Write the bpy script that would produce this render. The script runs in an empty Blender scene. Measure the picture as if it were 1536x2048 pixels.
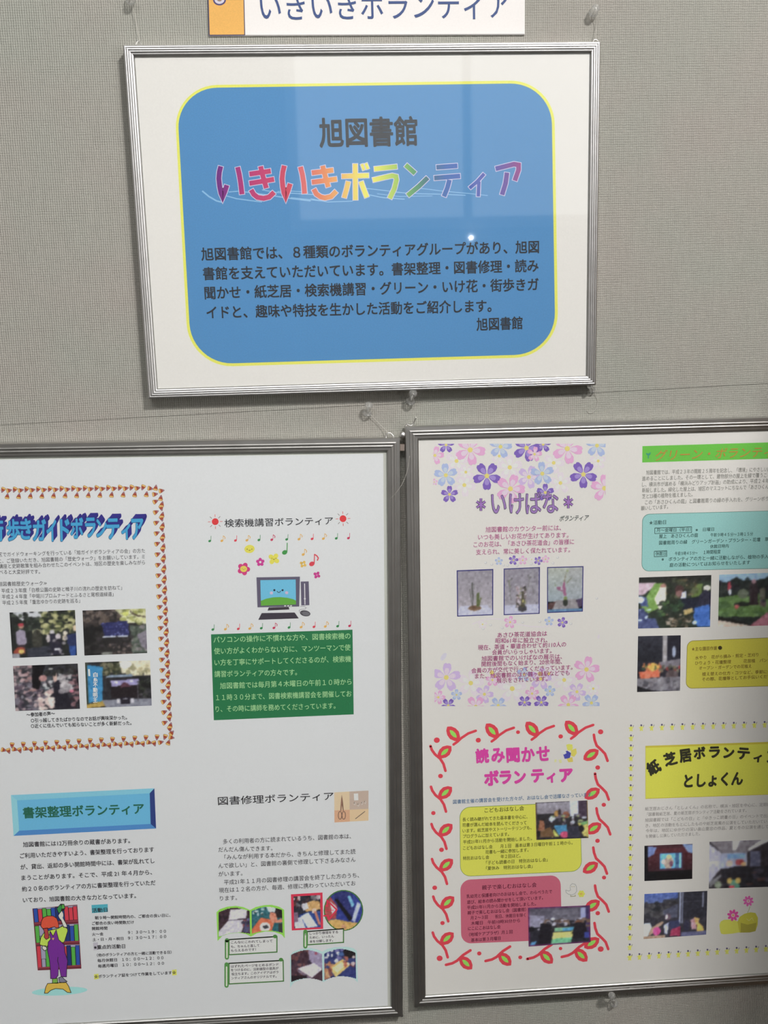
import bpy, math, random
import numpy as np
from mathutils import Matrix, Vector

# ------------------------------------------------------------------ camera, world, light, exposure
D = 0.011            # paper surface, metres out from the wall
H0 = 1.65            # height of the middle of the upper frame
F, YAW, PITCH, ROLL, CX, CY, CZ = 1864.52, -0.062906, -0.179549, -0.02743, -0.051643, -0.10977, 0.902695
def rotm():
    cy, sy, cp, sp, cr, sr = math.cos(YAW), math.sin(YAW), math.cos(PITCH), math.sin(PITCH), math.cos(ROLL), math.sin(ROLL)
    return (np.array([[cy,0,sy],[0,1,0],[-sy,0,cy]]) @ np.array([[1,0,0],[0,cp,-sp],[0,sp,cp]])
            @ np.array([[cr,-sr,0],[sr,cr,0],[0,0,1]]))
RM = rotm()
sc = bpy.context.scene
COL = sc.collection
AX = np.array([[1,0,0],[0,0,-1],[0,1,0]])          # wall frame (x right, y up, z out) -> Blender
cam = bpy.data.objects.new('camera', bpy.data.cameras.new('camera')); COL.objects.link(cam)
m4 = np.eye(4); m4[:3,:3] = AX @ RM; m4[:3,3] = AX @ np.array([CX, CY, CZ + D]) + [0,0,H0]
cam.matrix_world = Matrix(m4.tolist())
cam.data.sensor_fit = 'HORIZONTAL'; cam.data.sensor_width = 36; cam.data.lens = 36*F/1536
cam.data.clip_start = 0.01
sc.camera = cam
sc.view_settings.view_transform = 'Standard'; sc.view_settings.look = 'None'
sc.view_settings.gamma = 1; sc.view_settings.use_curve_mapping = False
sc.view_settings.exposure = 0.0
w = bpy.data.worlds.new('world'); sc.world = w; w.use_nodes = True
w.node_tree.nodes['Background'].inputs[0].default_value = (0.9, 0.95, 1, 1)
w.node_tree.nodes['Background'].inputs[1].default_value = 0.05
CEILZ = 3.12
def area(name, loc, aim, sx_, sy_, watts, col):
    l = bpy.data.lights.new(name, 'AREA'); l.shape = 'RECTANGLE'; l.size = sx_; l.size_y = sy_; l.energy = watts; l.color = col
    o = bpy.data.objects.new(name, l); COL.objects.link(o); o.location = loc
    o.rotation_euler = (Vector(aim)-Vector(loc)).to_track_quat('-Z', 'Y').to_euler(); return o
BX0, BTOP, BDEP = .52, 1.85, .62
LAMP_A, LAMP_B = (0.85, -1.85, CEILZ-.05), (-0.43, -2.15, CEILZ-.05)
area('lamp_light', LAMP_A, (0.1, 0, 1.35), .24, .18, 62, (1, .965, .94))            # ceiling lamp in front of the posters
area('room_fill', LAMP_B, (-.43, -1.2, 1.0), 1.1, .5, 13, (.93, .97, 1))           # added ceiling fill behind the camera
area('right_fill_light', (2.3, -2.64, 1.3), (0, 0, 1.25), 1.0, 1.0, 19, (1, .97, .93))  # added fill light from the right, out of view

# ------------------------------------------------------------------ helpers
def W(x, y, z): return (x, -z, y + H0)
def unproj(px, py, zd=D):
    px = np.asarray(px, float); py = np.asarray(py, float)
    d = np.stack([(px-768)/F, -(py-1024)/F, -np.ones_like(px)], -1) @ RM.T
    t = (zd - D - CZ)/d[..., 2]
    return np.stack([CX + t*d[..., 0], CY + t*d[..., 1]], -1)      # wall-frame x, y
def pxs(px, py):                                                   # metres per pixel
    a = unproj([px, px+1], [py, py]); return float(np.hypot(*(a[1]-a[0])))
def lin(c):
    c = np.asarray(c, float)/255
    return np.where(c <= .04045, c/12.92, ((c+.055)/1.055)**2.4)
def alb(c, ref):                                                   # ink albedo from a colour seen beside a paper white
    a = lin(c)/lin(ref)*0.86
    g = a @ np.array([.25,.6,.15]); a = g[..., None]+(a-g[..., None])*.88 if a.ndim > 1 else g+(a-g)*.88  # greyed to put the cover's veil of light into the ink colour
    return np.clip(a+.006, 0.006, 0.9)

def mat(name, col=(.5,.5,.5), rough=.6, metal=0, spec=.5, **kw):
    m = bpy.data.materials.new(name); m.use_nodes = True
    b = m.node_tree.nodes['Principled BSDF']
    b.inputs['Base Color'].default_value = (*col, 1); b.inputs['Roughness'].default_value = rough
    b.inputs['Metallic'].default_value = metal; b.inputs['Specular IOR Level'].default_value = spec
    for k, v in kw.items(): b.inputs[k.replace('_', ' ')].default_value = v
    return m
def nd(m, t, **kw):
    n = m.node_tree.nodes.new(t)
    for k, v in kw.items(): setattr(n, k, v)
    return n
def math_(m, op, a, b=None, c=None):
    n = nd(m, 'ShaderNodeMath', operation=op)
    for i, v in enumerate((a, b, c)):
        if v is None: continue
        if isinstance(v, (int, float)): n.inputs[i].default_value = v
        else: m.node_tree.links.new(v, n.inputs[i])
    return n.outputs[0]

# printed ink: colour stored on the print, a trace of paper grain
INK = mat('printed_ink', rough=.55, spec=.3)
_a = nd(INK, 'ShaderNodeAttribute', attribute_name='Col')
_n = nd(INK, 'ShaderNodeTexNoise'); _n.inputs['Scale'].default_value = 900; _n.inputs['Detail'].default_value = 2
_tc = nd(INK, 'ShaderNodeTexCoord'); INK.node_tree.links.new(_tc.outputs['Object'], _n.inputs['Vector'])
_f = math_(INK, 'MULTIPLY_ADD', _n.outputs['Fac'], .22, .89)
_mx = nd(INK, 'ShaderNodeVectorMath', operation='SCALE')
INK.node_tree.links.new(_a.outputs['Color'], _mx.inputs[0]); INK.node_tree.links.new(_f, _mx.inputs['Scale'])
INK.node_tree.links.new(_mx.outputs[0], INK.node_tree.nodes['Principled BSDF'].inputs['Base Color'])
def paper(name, col):
    m = mat(name, col, .6, spec=.3)
    n = nd(m, 'ShaderNodeTexNoise'); n.inputs['Scale'].default_value = 700; n.inputs['Detail'].default_value = 3
    t = nd(m, 'ShaderNodeTexCoord'); m.node_tree.links.new(t.outputs['Object'], n.inputs['Vector'])
    r = nd(m, 'ShaderNodeMix', data_type='RGBA')
    r.inputs['A'].default_value = (*[c*.955 for c in col], 1); r.inputs['B'].default_value = (*[min(1, c*1.045) for c in col], 1)
    m.node_tree.links.new(n.outputs['Fac'], r.inputs['Factor'])
    m.node_tree.links.new(r.outputs['Result'], m.node_tree.nodes['Principled BSDF'].inputs['Base Color'])
    return m
PAPER = paper('white_paper', (.85, .865, .90))
PAPER_W = paper('warm_white_paper', (.885, .862, .842))
BACKB = paper('grey_white_board', (.60, .61, .57))
def alu(name, col, rough):
    m = mat(name, col, rough, 1)
    n = nd(m, 'ShaderNodeTexNoise'); n.inputs['Scale'].default_value = 60; n.inputs['Detail'].default_value = 4
    t = nd(m, 'ShaderNodeTexCoord'); m.node_tree.links.new(t.outputs['Object'], n.inputs['Vector'])
    m.node_tree.links.new(math_(m, 'MULTIPLY_ADD', n.outputs['Fac'], .12, rough-.06), m.node_tree.nodes['Principled BSDF'].inputs['Roughness'])
    return m
ALU = alu('satin_aluminium', (.74, .73, .725), .36)
ALU_D = alu('anodised_aluminium', (.60, .59, .575), .34)
STEEL = mat('pin_steel', (.85,.84,.82), .38, 1)
COPPER = mat('pinkish_metal', (.75,.62,.55), .35, 1)
CLEAR = mat('clear_plastic', (.97,.98,.97), .10, 0, .6, Transmission_Weight=.85, IOR=1.40, Alpha=.72)
NYLON = mat('nylon_line', (.62,.60,.55), .25, 0, .6)
def sheet_plastic():
    m = bpy.data.materials.new('acrylic_cover'); m.use_nodes = True; nt = m.node_tree
    nt.nodes.remove(nt.nodes['Principled BSDF'])
    tr = nd(m, 'ShaderNodeBsdfTransparent'); tr.inputs[0].default_value = (.985,.99,.985,1)
    gl = nd(m, 'ShaderNodeBsdfGlossy'); gl.inputs['Roughness'].default_value = .03
    ge = nd(m, 'ShaderNodeNewGeometry'); dt = nd(m, 'ShaderNodeVectorMath', operation='DOT_PRODUCT')
    nt.links.new(ge.outputs['Normal'], dt.inputs[0]); nt.links.new(ge.outputs['Incoming'], dt.inputs[1])
    fz = math_(m, 'MULTIPLY_ADD', math_(m, 'POWER', math_(m, 'SUBTRACT', 1.0, math_(m, 'ABSOLUTE', dt.outputs['Value'])), 5.0), .96, .028)
    mx = nd(m, 'ShaderNodeMixShader')
    nt.links.new(fz, mx.inputs[0]); nt.links.new(tr.outputs[0], mx.inputs[1]); nt.links.new(gl.outputs[0], mx.inputs[2])
    nt.links.new(mx.outputs[0], nt.nodes['Material Output'].inputs[0]); return m
ACRYL = sheet_plastic()

def link(name, me, m, parent=None, label=None, kind=None):
    o = bpy.data.objects.new(name, me); COL.objects.link(o)
    if m: me.materials.append(m)
    if parent is not None:
        o.parent = parent
        off = Vector((0,0,0)); p = parent
        while p is not None: off += p.location; p = p.parent
        me.transform(Matrix.Translation(-off))
    if label: o['label'] = label
    if kind: o['kind'] = kind
    return o
def mesh(name, vs, fs, m, parent=None, label=None, kind=None, smooth=False):
    me = bpy.data.meshes.new(name); me.from_pydata([tuple(v) for v in vs], [], fs); me.update()
    if smooth: me.polygons.foreach_set('use_smooth', [True]*len(me.polygons))
    return link(name, me, m, parent, label, kind)
def thing(name, label, cat, loc, group=None):
    o = bpy.data.objects.new(name, None); COL.objects.link(o); o.location = loc; o.empty_display_size = .02
    o['label'] = label; o['category'] = cat
    if group: o['group'] = group
    return o
def tag(o, label, cat, group=None):
    o['label'] = label; o['category'] = cat
    if group: o['group'] = group
    return o
def slab(name, quad, z0, z1, m, parent=None, label=None, kind=None):   # quad: 4 wall-frame xy points, clockwise from top left
    vs = [W(x, y, z) for z in (z0, z1) for x, y in quad]
    fs = [(0,1,2,3), (7,6,5,4), (0,4,5,1), (1,5,6,2), (2,6,7,3), (3,7,4,0)]
    return mesh(name, vs, fs, m, parent, label, kind)
def box(name, lo_, hi, m, kind=None):
    x0,y0,z0 = lo_; x1,y1,z1 = hi
    vs = [(x,y,z) for z in (z0,z1) for x,y in ((x0,y0),(x1,y0),(x1,y1),(x0,y1))]
    return mesh(name, vs, [(3,2,1,0),(4,5,6,7),(0,1,5,4),(1,2,6,5),(2,3,7,6),(3,0,4,7)], m, kind=kind)
def qpx(c4, z=D): return [tuple(p) for p in unproj([c[0] for c in c4], [c[1] for c in c4], z)]

# ------------------------------------------------------------------ the room
wm = mat('woven_wallcloth', (.42,.405,.36), .85, spec=.2); nt = wm.node_tree
tc = nd(wm, 'ShaderNodeTexCoord'); sx = nd(wm, 'ShaderNodeSeparateXYZ'); nt.links.new(tc.outputs['Object'], sx.inputs[0])
mp = nd(wm, 'ShaderNodeMapping'); mp.inputs['Scale'].default_value = (900, 900, 60); nt.links.new(tc.outputs['Object'], mp.inputs[0])
n1 = nd(wm, 'ShaderNodeTexNoise'); n1.inputs['Scale'].default_value = 1; n1.inputs['Detail'].default_value = 2; nt.links.new(mp.outputs[0], n1.inputs['Vector'])
mp2 = nd(wm, 'ShaderNodeMapping'); mp2.inputs['Scale'].default_value = (90, 90, 900); nt.links.new(tc.outputs['Object'], mp2.inputs[0])
n2 = nd(wm, 'ShaderNodeTexNoise'); n2.inputs['Scale'].default_value = 1; n2.inputs['Detail'].default_value = 2; nt.links.new(mp2.outputs[0], n2.inputs['Vector'])
n3 = nd(wm, 'ShaderNodeTexNoise'); n3.inputs['Scale'].default_value = 9; n3.inputs['Detail'].default_value = 4; nt.links.new(tc.outputs['Object'], n3.inputs['Vector'])
n4 = nd(wm, 'ShaderNodeTexNoise'); n4.inputs['Scale'].default_value = 260; n4.inputs['Detail'].default_value = 3; nt.links.new(tc.outputs['Object'], n4.inputs['Vector'])
px_ = math_(wm, 'MULTIPLY_ADD', sx.outputs[0], 2*math.pi/.00205, math_(wm, 'MULTIPLY', n4.outputs['Fac'], 4.0))
pz_ = math_(wm, 'MULTIPLY_ADD', sx.outputs[2], 2*math.pi/.00215, math_(wm, 'MULTIPLY', n4.outputs['Fac'], 5.0))
vx = math_(wm, 'MULTIPLY_ADD', math_(wm, 'SINE', px_), .5, .5)
vz = math_(wm, 'MULTIPLY_ADD', math_(wm, 'SINE', pz_), .5, .5)
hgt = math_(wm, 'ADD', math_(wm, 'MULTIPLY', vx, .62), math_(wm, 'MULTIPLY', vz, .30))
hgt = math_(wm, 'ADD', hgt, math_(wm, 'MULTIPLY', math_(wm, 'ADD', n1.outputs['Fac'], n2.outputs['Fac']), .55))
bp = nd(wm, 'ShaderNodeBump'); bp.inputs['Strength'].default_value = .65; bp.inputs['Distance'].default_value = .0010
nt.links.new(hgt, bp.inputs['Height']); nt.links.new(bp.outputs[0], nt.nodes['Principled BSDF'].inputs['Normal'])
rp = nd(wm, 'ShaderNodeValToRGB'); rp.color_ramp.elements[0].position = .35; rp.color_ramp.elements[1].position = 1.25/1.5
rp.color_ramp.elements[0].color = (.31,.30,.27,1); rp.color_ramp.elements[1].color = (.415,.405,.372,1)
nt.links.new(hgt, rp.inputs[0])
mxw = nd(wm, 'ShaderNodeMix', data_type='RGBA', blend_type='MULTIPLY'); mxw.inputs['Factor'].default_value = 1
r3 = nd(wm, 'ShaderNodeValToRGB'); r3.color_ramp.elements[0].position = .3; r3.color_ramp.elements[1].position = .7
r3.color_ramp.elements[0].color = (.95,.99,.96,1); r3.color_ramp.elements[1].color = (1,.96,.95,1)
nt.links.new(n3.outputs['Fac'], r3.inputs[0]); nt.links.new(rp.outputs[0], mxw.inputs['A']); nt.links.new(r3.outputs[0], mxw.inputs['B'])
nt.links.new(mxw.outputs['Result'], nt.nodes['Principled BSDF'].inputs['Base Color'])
# wall: two cloth-covered panels meeting in a hairline joint
ja, jb = qpx([(60, 847), (1536, 767)], 0)
sl = (jb[1]-ja[1])/(jb[0]-ja[0]); jy = lambda x: ja[1] + sl*(x-ja[0])
g = .00022
def wallq(x0, x1, top):
    if top: return [(x0, CEILZ-H0), (x1, CEILZ-H0), (x1, jy(x1)+g), (x0, jy(x0)+g)]
    return [(x0, jy(x0)-g), (x1, jy(x1)-g), (x1, -H0), (x0, -H0)]
vs, fs = [], []
for q, zf in ((wallq(-2.4, 2.4, True), 0), (wallq(-2.4, 2.4, False), 0), ([(-2.4, CEILZ-H0), (2.4, CEILZ-H0), (2.4, -H0), (-2.4, -H0)], -.0009)):
    k = len(vs); vs += [W(x, y, z) for z in (zf-.02 if zf < 0 else -.0009, zf) for x, y in q]
    fs += [tuple(k+i for i in f) for f in [(0,1,2,3), (7,6,5,4), (0,4,5,1), (1,5,6,2), (2,6,7,3), (3,7,4,0)]]
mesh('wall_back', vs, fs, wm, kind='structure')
PLAIN = mat('painted_wall', (.42,.41,.39), .8); CEIL = mat('ceiling_white', (.7,.7,.68), .9); FLOORM = mat('dark_carpet', (.035,.032,.03), .95)
def speck(m, s, a, b):
    n = nd(m, 'ShaderNodeTexNoise'); n.inputs['Scale'].default_value = s
    r = nd(m, 'ShaderNodeValToRGB'); r.color_ramp.elements[0].color = (*a,1); r.color_ramp.elements[1].color = (*b,1)
    m.node_tree.links.new(n.outputs['Fac'], r.inputs[0]); m.node_tree.links.new(r.outputs[0], m.node_tree.nodes['Principled BSDF'].inputs['Base Color'])
speck(FLOORM, 400, (.02,.018,.017), (.05,.045,.04)); speck(PLAIN, 30, (.38,.37,.35), (.44,.43,.41)); speck(CEIL, 120, (.62,.62,.6), (.74,.74,.72))
box('floor', (-2.4,-3.8,-.05), (2.4,0,0), FLOORM, 'structure')
box('ceiling', (-2.4,-3.8,CEILZ), (2.4,.02,CEILZ+.05), CEIL, 'structure')
box('wall_left', (-2.45,-3.8,0), (-2.4,0.02,CEILZ), PLAIN, 'structure')
box('wall_right', (2.4,-3.8,0), (2.45,0.02,CEILZ), PLAIN, 'structure')
box('wall_front', (-2.4,-3.85,0), (2.4,-3.8,CEILZ), PLAIN, 'structure')
# low bookcase added against the wall to the right of the frames, outside the picture; it shades the lower right page
WOOD = mat('shelf_wood', (.20,.13,.08), .6); speck(WOOD, 18, (.15,.095,.055), (.24,.16,.10))
bk = bpy.data.objects.new('shade_bookcase', None); COL.objects.link(bk); bk.location = (BX0+.45, -BDEP/2, 0)
bk['label'] = 'added brown open bookcase standing against the wall right of the framed posters'; bk['category'] = 'shade_bookcase'
def bpart(nm, lo_, hi):
    o = box(nm, lo_, hi, WOOD); o.data.transform(Matrix.Translation(-bk.location)); o.parent = bk; return o
bpart('side_panel', (BX0,-BDEP,0), (BX0+.02,-.004,BTOP)); bpart('side_panel', (BX0+.88,-BDEP,0), (BX0+.9,-.004,BTOP))
bpart('back_panel', (BX0+.02,-.012,.05), (BX0+.88,-.004,BTOP-.02)); bpart('top_panel', (BX0+.02,-BDEP,BTOP-.02), (BX0+.88,-.004,BTOP))
for i_ in range(5): bpart('shelf', (BX0+.02,-BDEP+.01,.05+i_*.35), (BX0+.88,-.012,.07+i_*.35))

PANE = mat('added_glow_pane', (.8,.85,.9)); PANE.node_tree.nodes['Principled BSDF'].inputs['Emission Color'].default_value = (.95,.98,1,1)
PANE.node_tree.nodes['Principled BSDF'].inputs['Emission Strength'].default_value = 1.25
WHITEP = mat('white_frame_paint', (.7,.7,.68), .5)
def window(name, ax, d, a0, a1, z0, z1):                           # added unseen window: glazing bars round glowing panes on a wall that the camera faces away from
    def B(nm, p0, p1, q0, q1, t0, t1, m, kind=None):
        lo_, hi = ((p0, t0, q0), (p1, t1, q1)) if ax == 'y' else ((t0, p0, q0), (t1, p1, q1))
        return box(nm, lo_, hi, m, kind)
    s = 1 if d < 0 else -1; t = sorted((d, d+s*.03)); g_ = sorted((d, d+s*.008)); mid = (a0+a1)/2
    fr = B(name, a0-.05, a1+.05, z0-.05, z0, *t, WHITEP, 'structure')
    for q in ((a0-.05, a1+.05, z1, z1+.05), (a0-.05, a0, z0, z1), (a1, a1+.05, z0, z1), (mid-.02, mid+.02, z0, z1)):
        o = B('window_frame', q[0], q[1], q[2], q[3], *t, WHITEP); o.parent = fr
    for q in ((a0, mid-.02), (mid+.02, a1)):
        o = B('pane', q[0], q[1], z0, z1, *g_, PANE); o.parent = fr
window('added_window_1', 'y', -3.8, -.12, 1.5, 2.13, 3.0)  # added to mirror as a pale veil in the acrylic cover
window('added_window_2', 'x', 2.4, -3.2, -2.1, .8, 1.8)  # added to go with the fill light from the right

# ------------------------------------------------------------------ ink: flat print built as thin coloured geometry
_glyph = {}
def copies(bold): return 1 if bold <= 0 else 4 if bold < .02 else 8
def glyphs(s, bold):
    k = (s, bold)
    if k in _glyph: return _glyph[k]
    if (s, 0) not in _glyph:
        c = bpy.data.curves.new('t', 'FONT'); c.body = s; c.resolution_u = 3; c.fill_mode = 'FRONT'
        o = bpy.data.objects.new('t', c); COL.objects.link(o)
        dg = bpy.context.evaluated_depsgraph_get(); ev = o.evaluated_get(dg); me = ev.to_mesh()
        n = len(me.vertices); v = np.zeros(n*3); me.vertices.foreach_get('co', v)
        _glyph[(s, 0)] = (v.reshape(-1, 3)[:, :2].copy(), [tuple(p.vertices) for p in me.polygons])
        ev.to_mesh_clear(); bpy.data.objects.remove(o); bpy.data.curves.remove(c)
    v0, f0 = _glyph[(s, 0)]
    if bold <= 0: return _glyph[(s, 0)]
    m = copies(bold)                                    # heavier face: the same outline printed several times, shifted all round
    V_, F_ = [], []
    for i in range(m):
        a = 2*math.pi*(i*3 % 8+.5)/m if m == 8 else 2*math.pi*(i+.5)/m; V_.append(v0+[bold*math.cos(a)*1.15, bold*math.sin(a)*1.15]); F_ += [tuple(x+i*len(v0) for x in f) for f in f0]
    _glyph[k] = (np.concatenate(V_), F_); return _glyph[k]
def clip(poly, box4):
    x0, y0, x1, y1 = box4
    for ax, lim, sg in ((0, x0, 1), (0, x1, -1), (1, y0, 1), (1, y1, -1)):
        out = []
        for i in range(len(poly)):
            a, b = poly[i-1], poly[i]; ia = (a[ax]-lim)*sg >= 0; ib = (b[ax]-lim)*sg >= 0
            if ia != ib:
                t = (lim-a[ax])/(b[ax]-a[ax]); out.append((a[0]+t*(b[0]-a[0]), a[1]+t*(b[1]-a[1])))
            if ib: out.append(b)
        poly = out
        if len(poly) < 3: return []
    return poly
class Ink:
    def __init__(s, ref=(225,220,215), o=(0,0), k=1.0, z=D):
        s.el, s.ref, s.o, s.k, s.z, s.cl = [], ref, o, k, z, None
    def at(s, o, k): s.o, s.k = o, k; return s
    def P(s, pts):                                     # zoomed-crop coordinates -> photo pixels
        return [(s.o[0]+x/s.k, s.o[1]+y/s.k) for x, y in pts]
    def add(s, xy, faces, cols, L, m=1):                       # m stacked copies; each lies a hair above the one before
        xy = np.asarray(xy); s.el.append((xy, faces, cols, s.z + L*4e-5 + (len(s.el) % 7)*2e-6 + (np.arange(len(xy))//(len(xy)//m))*2.4e-6, xy.min(0), xy.max(0)))
    def fillpx(s, pts, col, L=1):
        if s.cl: pts = clip(pts, s.cl)
        if len(pts) < 3: return
        xy = unproj([p[0] for p in pts], [p[1] for p in pts], s.z)
        a = 0
        for i in range(len(xy)): a += xy[i-1][0]*xy[i][1]-xy[i][0]*xy[i-1][1]
        if a < 0: xy = xy[::-1]
        s.add(xy, [tuple(range(len(xy)))], [alb(col, s.ref)]*len(xy), L)
    def poly(s, pts, col, L=1): s.fillpx(s.P(pts), col, L)
    def ell(s, cx, cy, rx, ry, col, L=1, rot=0, n=18, a0=0, a1=360):
        r = math.radians(rot); c_, s_ = math.cos(r), math.sin(r); P = []
        n_ = n if a1-a0 >= 360 else n+1
        for i in range(n_):
            t = math.radians(a0+(a1-a0)*i/n); x, y = rx*math.cos(t), ry*math.sin(t)
            P.append((cx+c_*x-s_*y, cy+s_*x+c_*y))
        s.poly(P, col, L)
    def line(s, pts, wd, col, L=2, cap=False, closed=False, colf=None):
        P = s.P(pts); wd = wd/s.k
        if closed: P = P + [P[0], P[1]]
        n = len(P); Lp, Rp = [], []
        for i in range(n):
            a = P[max(0, i-1)]; b = P[min(n-1, i+1)]; c = P[i]
            d1 = (c[0]-a[0], c[1]-a[1]); d2 = (b[0]-c[0], b[1]-c[1])
            l1 = math.hypot(*d1) or 1; l2 = math.hypot(*d2) or 1
            if i == 0: d1, l1 = d2, l2
            if i == n-1: d2, l2 = d1, l1
            u1 = (d1[0]/l1, d1[1]/l1); u2 = (d2[0]/l2, d2[1]/l2)
            t = (u1[0]+u2[0], u1[1]+u2[1]); lt = math.hypot(*t)
            if lt < .2: t = u1; lt = 1
            t = (t[0]/lt, t[1]/lt); kf = min(2.2, 1/max(.35, t[0]*u1[0]+t[1]*u1[1]))
            nx, ny = -t[1]*wd/2*kf, t[0]*wd/2*kf
            Lp.append((c[0]+nx, c[1]+ny)); Rp.append((c[0]-nx, c[1]-ny))
        allp = Lp+Rp; xy = unproj([p[0] for p in allp], [p[1] for p in allp], s.z)
        cols = [alb(colf(p[0]) if colf else col, s.ref) for p in allp]
        s.add(xy, [(i, i+1, n+i+1, n+i) for i in range(n-1)], cols, L)
        if cap:
            o, k = s.o, s.k
            s.o, s.k = (0,0), 1
            for c in (P[0], P[-1]): s.ell(c[0], c[1], wd/2, wd/2, col, L+.3, n=10)
            s.o, s.k = o, k
    def rr(s, c4, rad, col, L=1, seg=7, o=None, k=None):  # rounded quad: corners in photo pixels, radius in pixels
        q = np.array(c4, float); pts = []
        for i in range(4):
            p = q[i]; a = q[i-1]-p; b = q[(i+1) % 4]-p; a /= np.hypot(*a); b /= np.hypot(*b)
            A = p+a*rad; B = p+b*rad
            for j in range(seg+1):
                t = j/seg; th = t*math.pi/2
                pts.append(tuple(p+a*rad*(1-math.sin(th))+b*rad*(1-math.cos(th))))
        s.fillpx(pts, col, L)
    def text(s, st, x0, y0, x1, y1, h, col, bold=0.0, L=6, slant=0.0, colf=None):
        g_, fc = glyphs(st, bold)
        if not len(g_): return
        A, B = unproj([x0, x1], [y0, y1], s.z); d = B-A; wd = np.hypot(*d); u = d/wd; n = np.array([-u[1], u[0]])
        sc_ = h*pxs((x0+x1)/2, (y0+y1)/2)/.92
        mn, mx = g_[:, 0].min(), g_[:, 0].max()
        X = (g_[:, 0]-mn)/(mx-mn)*wd; Y = (g_[:, 1]-.38)*sc_; X = X+Y*slant
        xy = A + X[:, None]*u + Y[:, None]*n
        c = alb(col, s.ref)
        cols = [c]*len(xy) if colf is None else [alb(colf(t), s.ref) for t in X/wd]
        s.add(xy, fc, cols, L, copies(bold))
    def char(s, st, cx, cy, wd, hg, rot, col, bold=0, L=6):  # one glyph by centre, size, rotation in photo pixels
        g_, fc = glyphs(st, bold); mn = g_.min(0); mx = g_.max(0); q = (g_-(mn+mx)/2)/(mx-mn)*[wd, hg]
        r = math.radians(rot); X = cx+q[:,0]*math.cos(r)+q[:,1]*math.sin(r); Y = cy+q[:,0]*math.sin(r)-q[:,1]*math.cos(r)
        s.add(unproj(X, Y, s.z), fc, [alb(col, s.ref)]*len(X), L, copies(bold))
    def build(s, name, parent, label=None, gap=.0065):
        n = len(s.el); g_ = list(range(n))                        # marks further apart than the gap become parts of their own
        def root(i):
            while g_[i] != i: i = g_[i]
            return i
        lo_ = np.array([e[4] for e in s.el]); hi = np.array([e[5] for e in s.el])
        if gap is None: g_ = [0]*n
        else:
            for i in range(n):
                near = np.nonzero(((lo_[i]-hi < gap) & (lo_-hi[i] < gap)).all(1))[0]
                for j in near:
                    a, b = root(i), root(int(j))
                    if a != b: g_[max(a, b)] = min(a, b)
        sets = {}
        for i in range(n): sets.setdefault(root(i), []).append(i)
        for ids in sets.values():
            v, f, c = [], [], []
            for i in ids:
                xy, faces, cols, z, _a, _b = s.el[i]; b = len(v)
                v += [W(x, y, zz) for (x, y), zz in zip(xy, z)]; f += [tuple(b+q for q in fc) for fc in faces]; c += list(cols)
            me = bpy.data.meshes.new(name); me.from_pydata(v, [], f); me.update()
            at = me.color_attributes.new('Col', 'FLOAT_COLOR', 'POINT')
            cc = np.ones((len(v), 4)); cc[:, :3] = np.array(c).reshape(-1, 3); at.data.foreach_set('color', cc.ravel())
            o = link(name, me, INK, parent, label)
        return o

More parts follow.
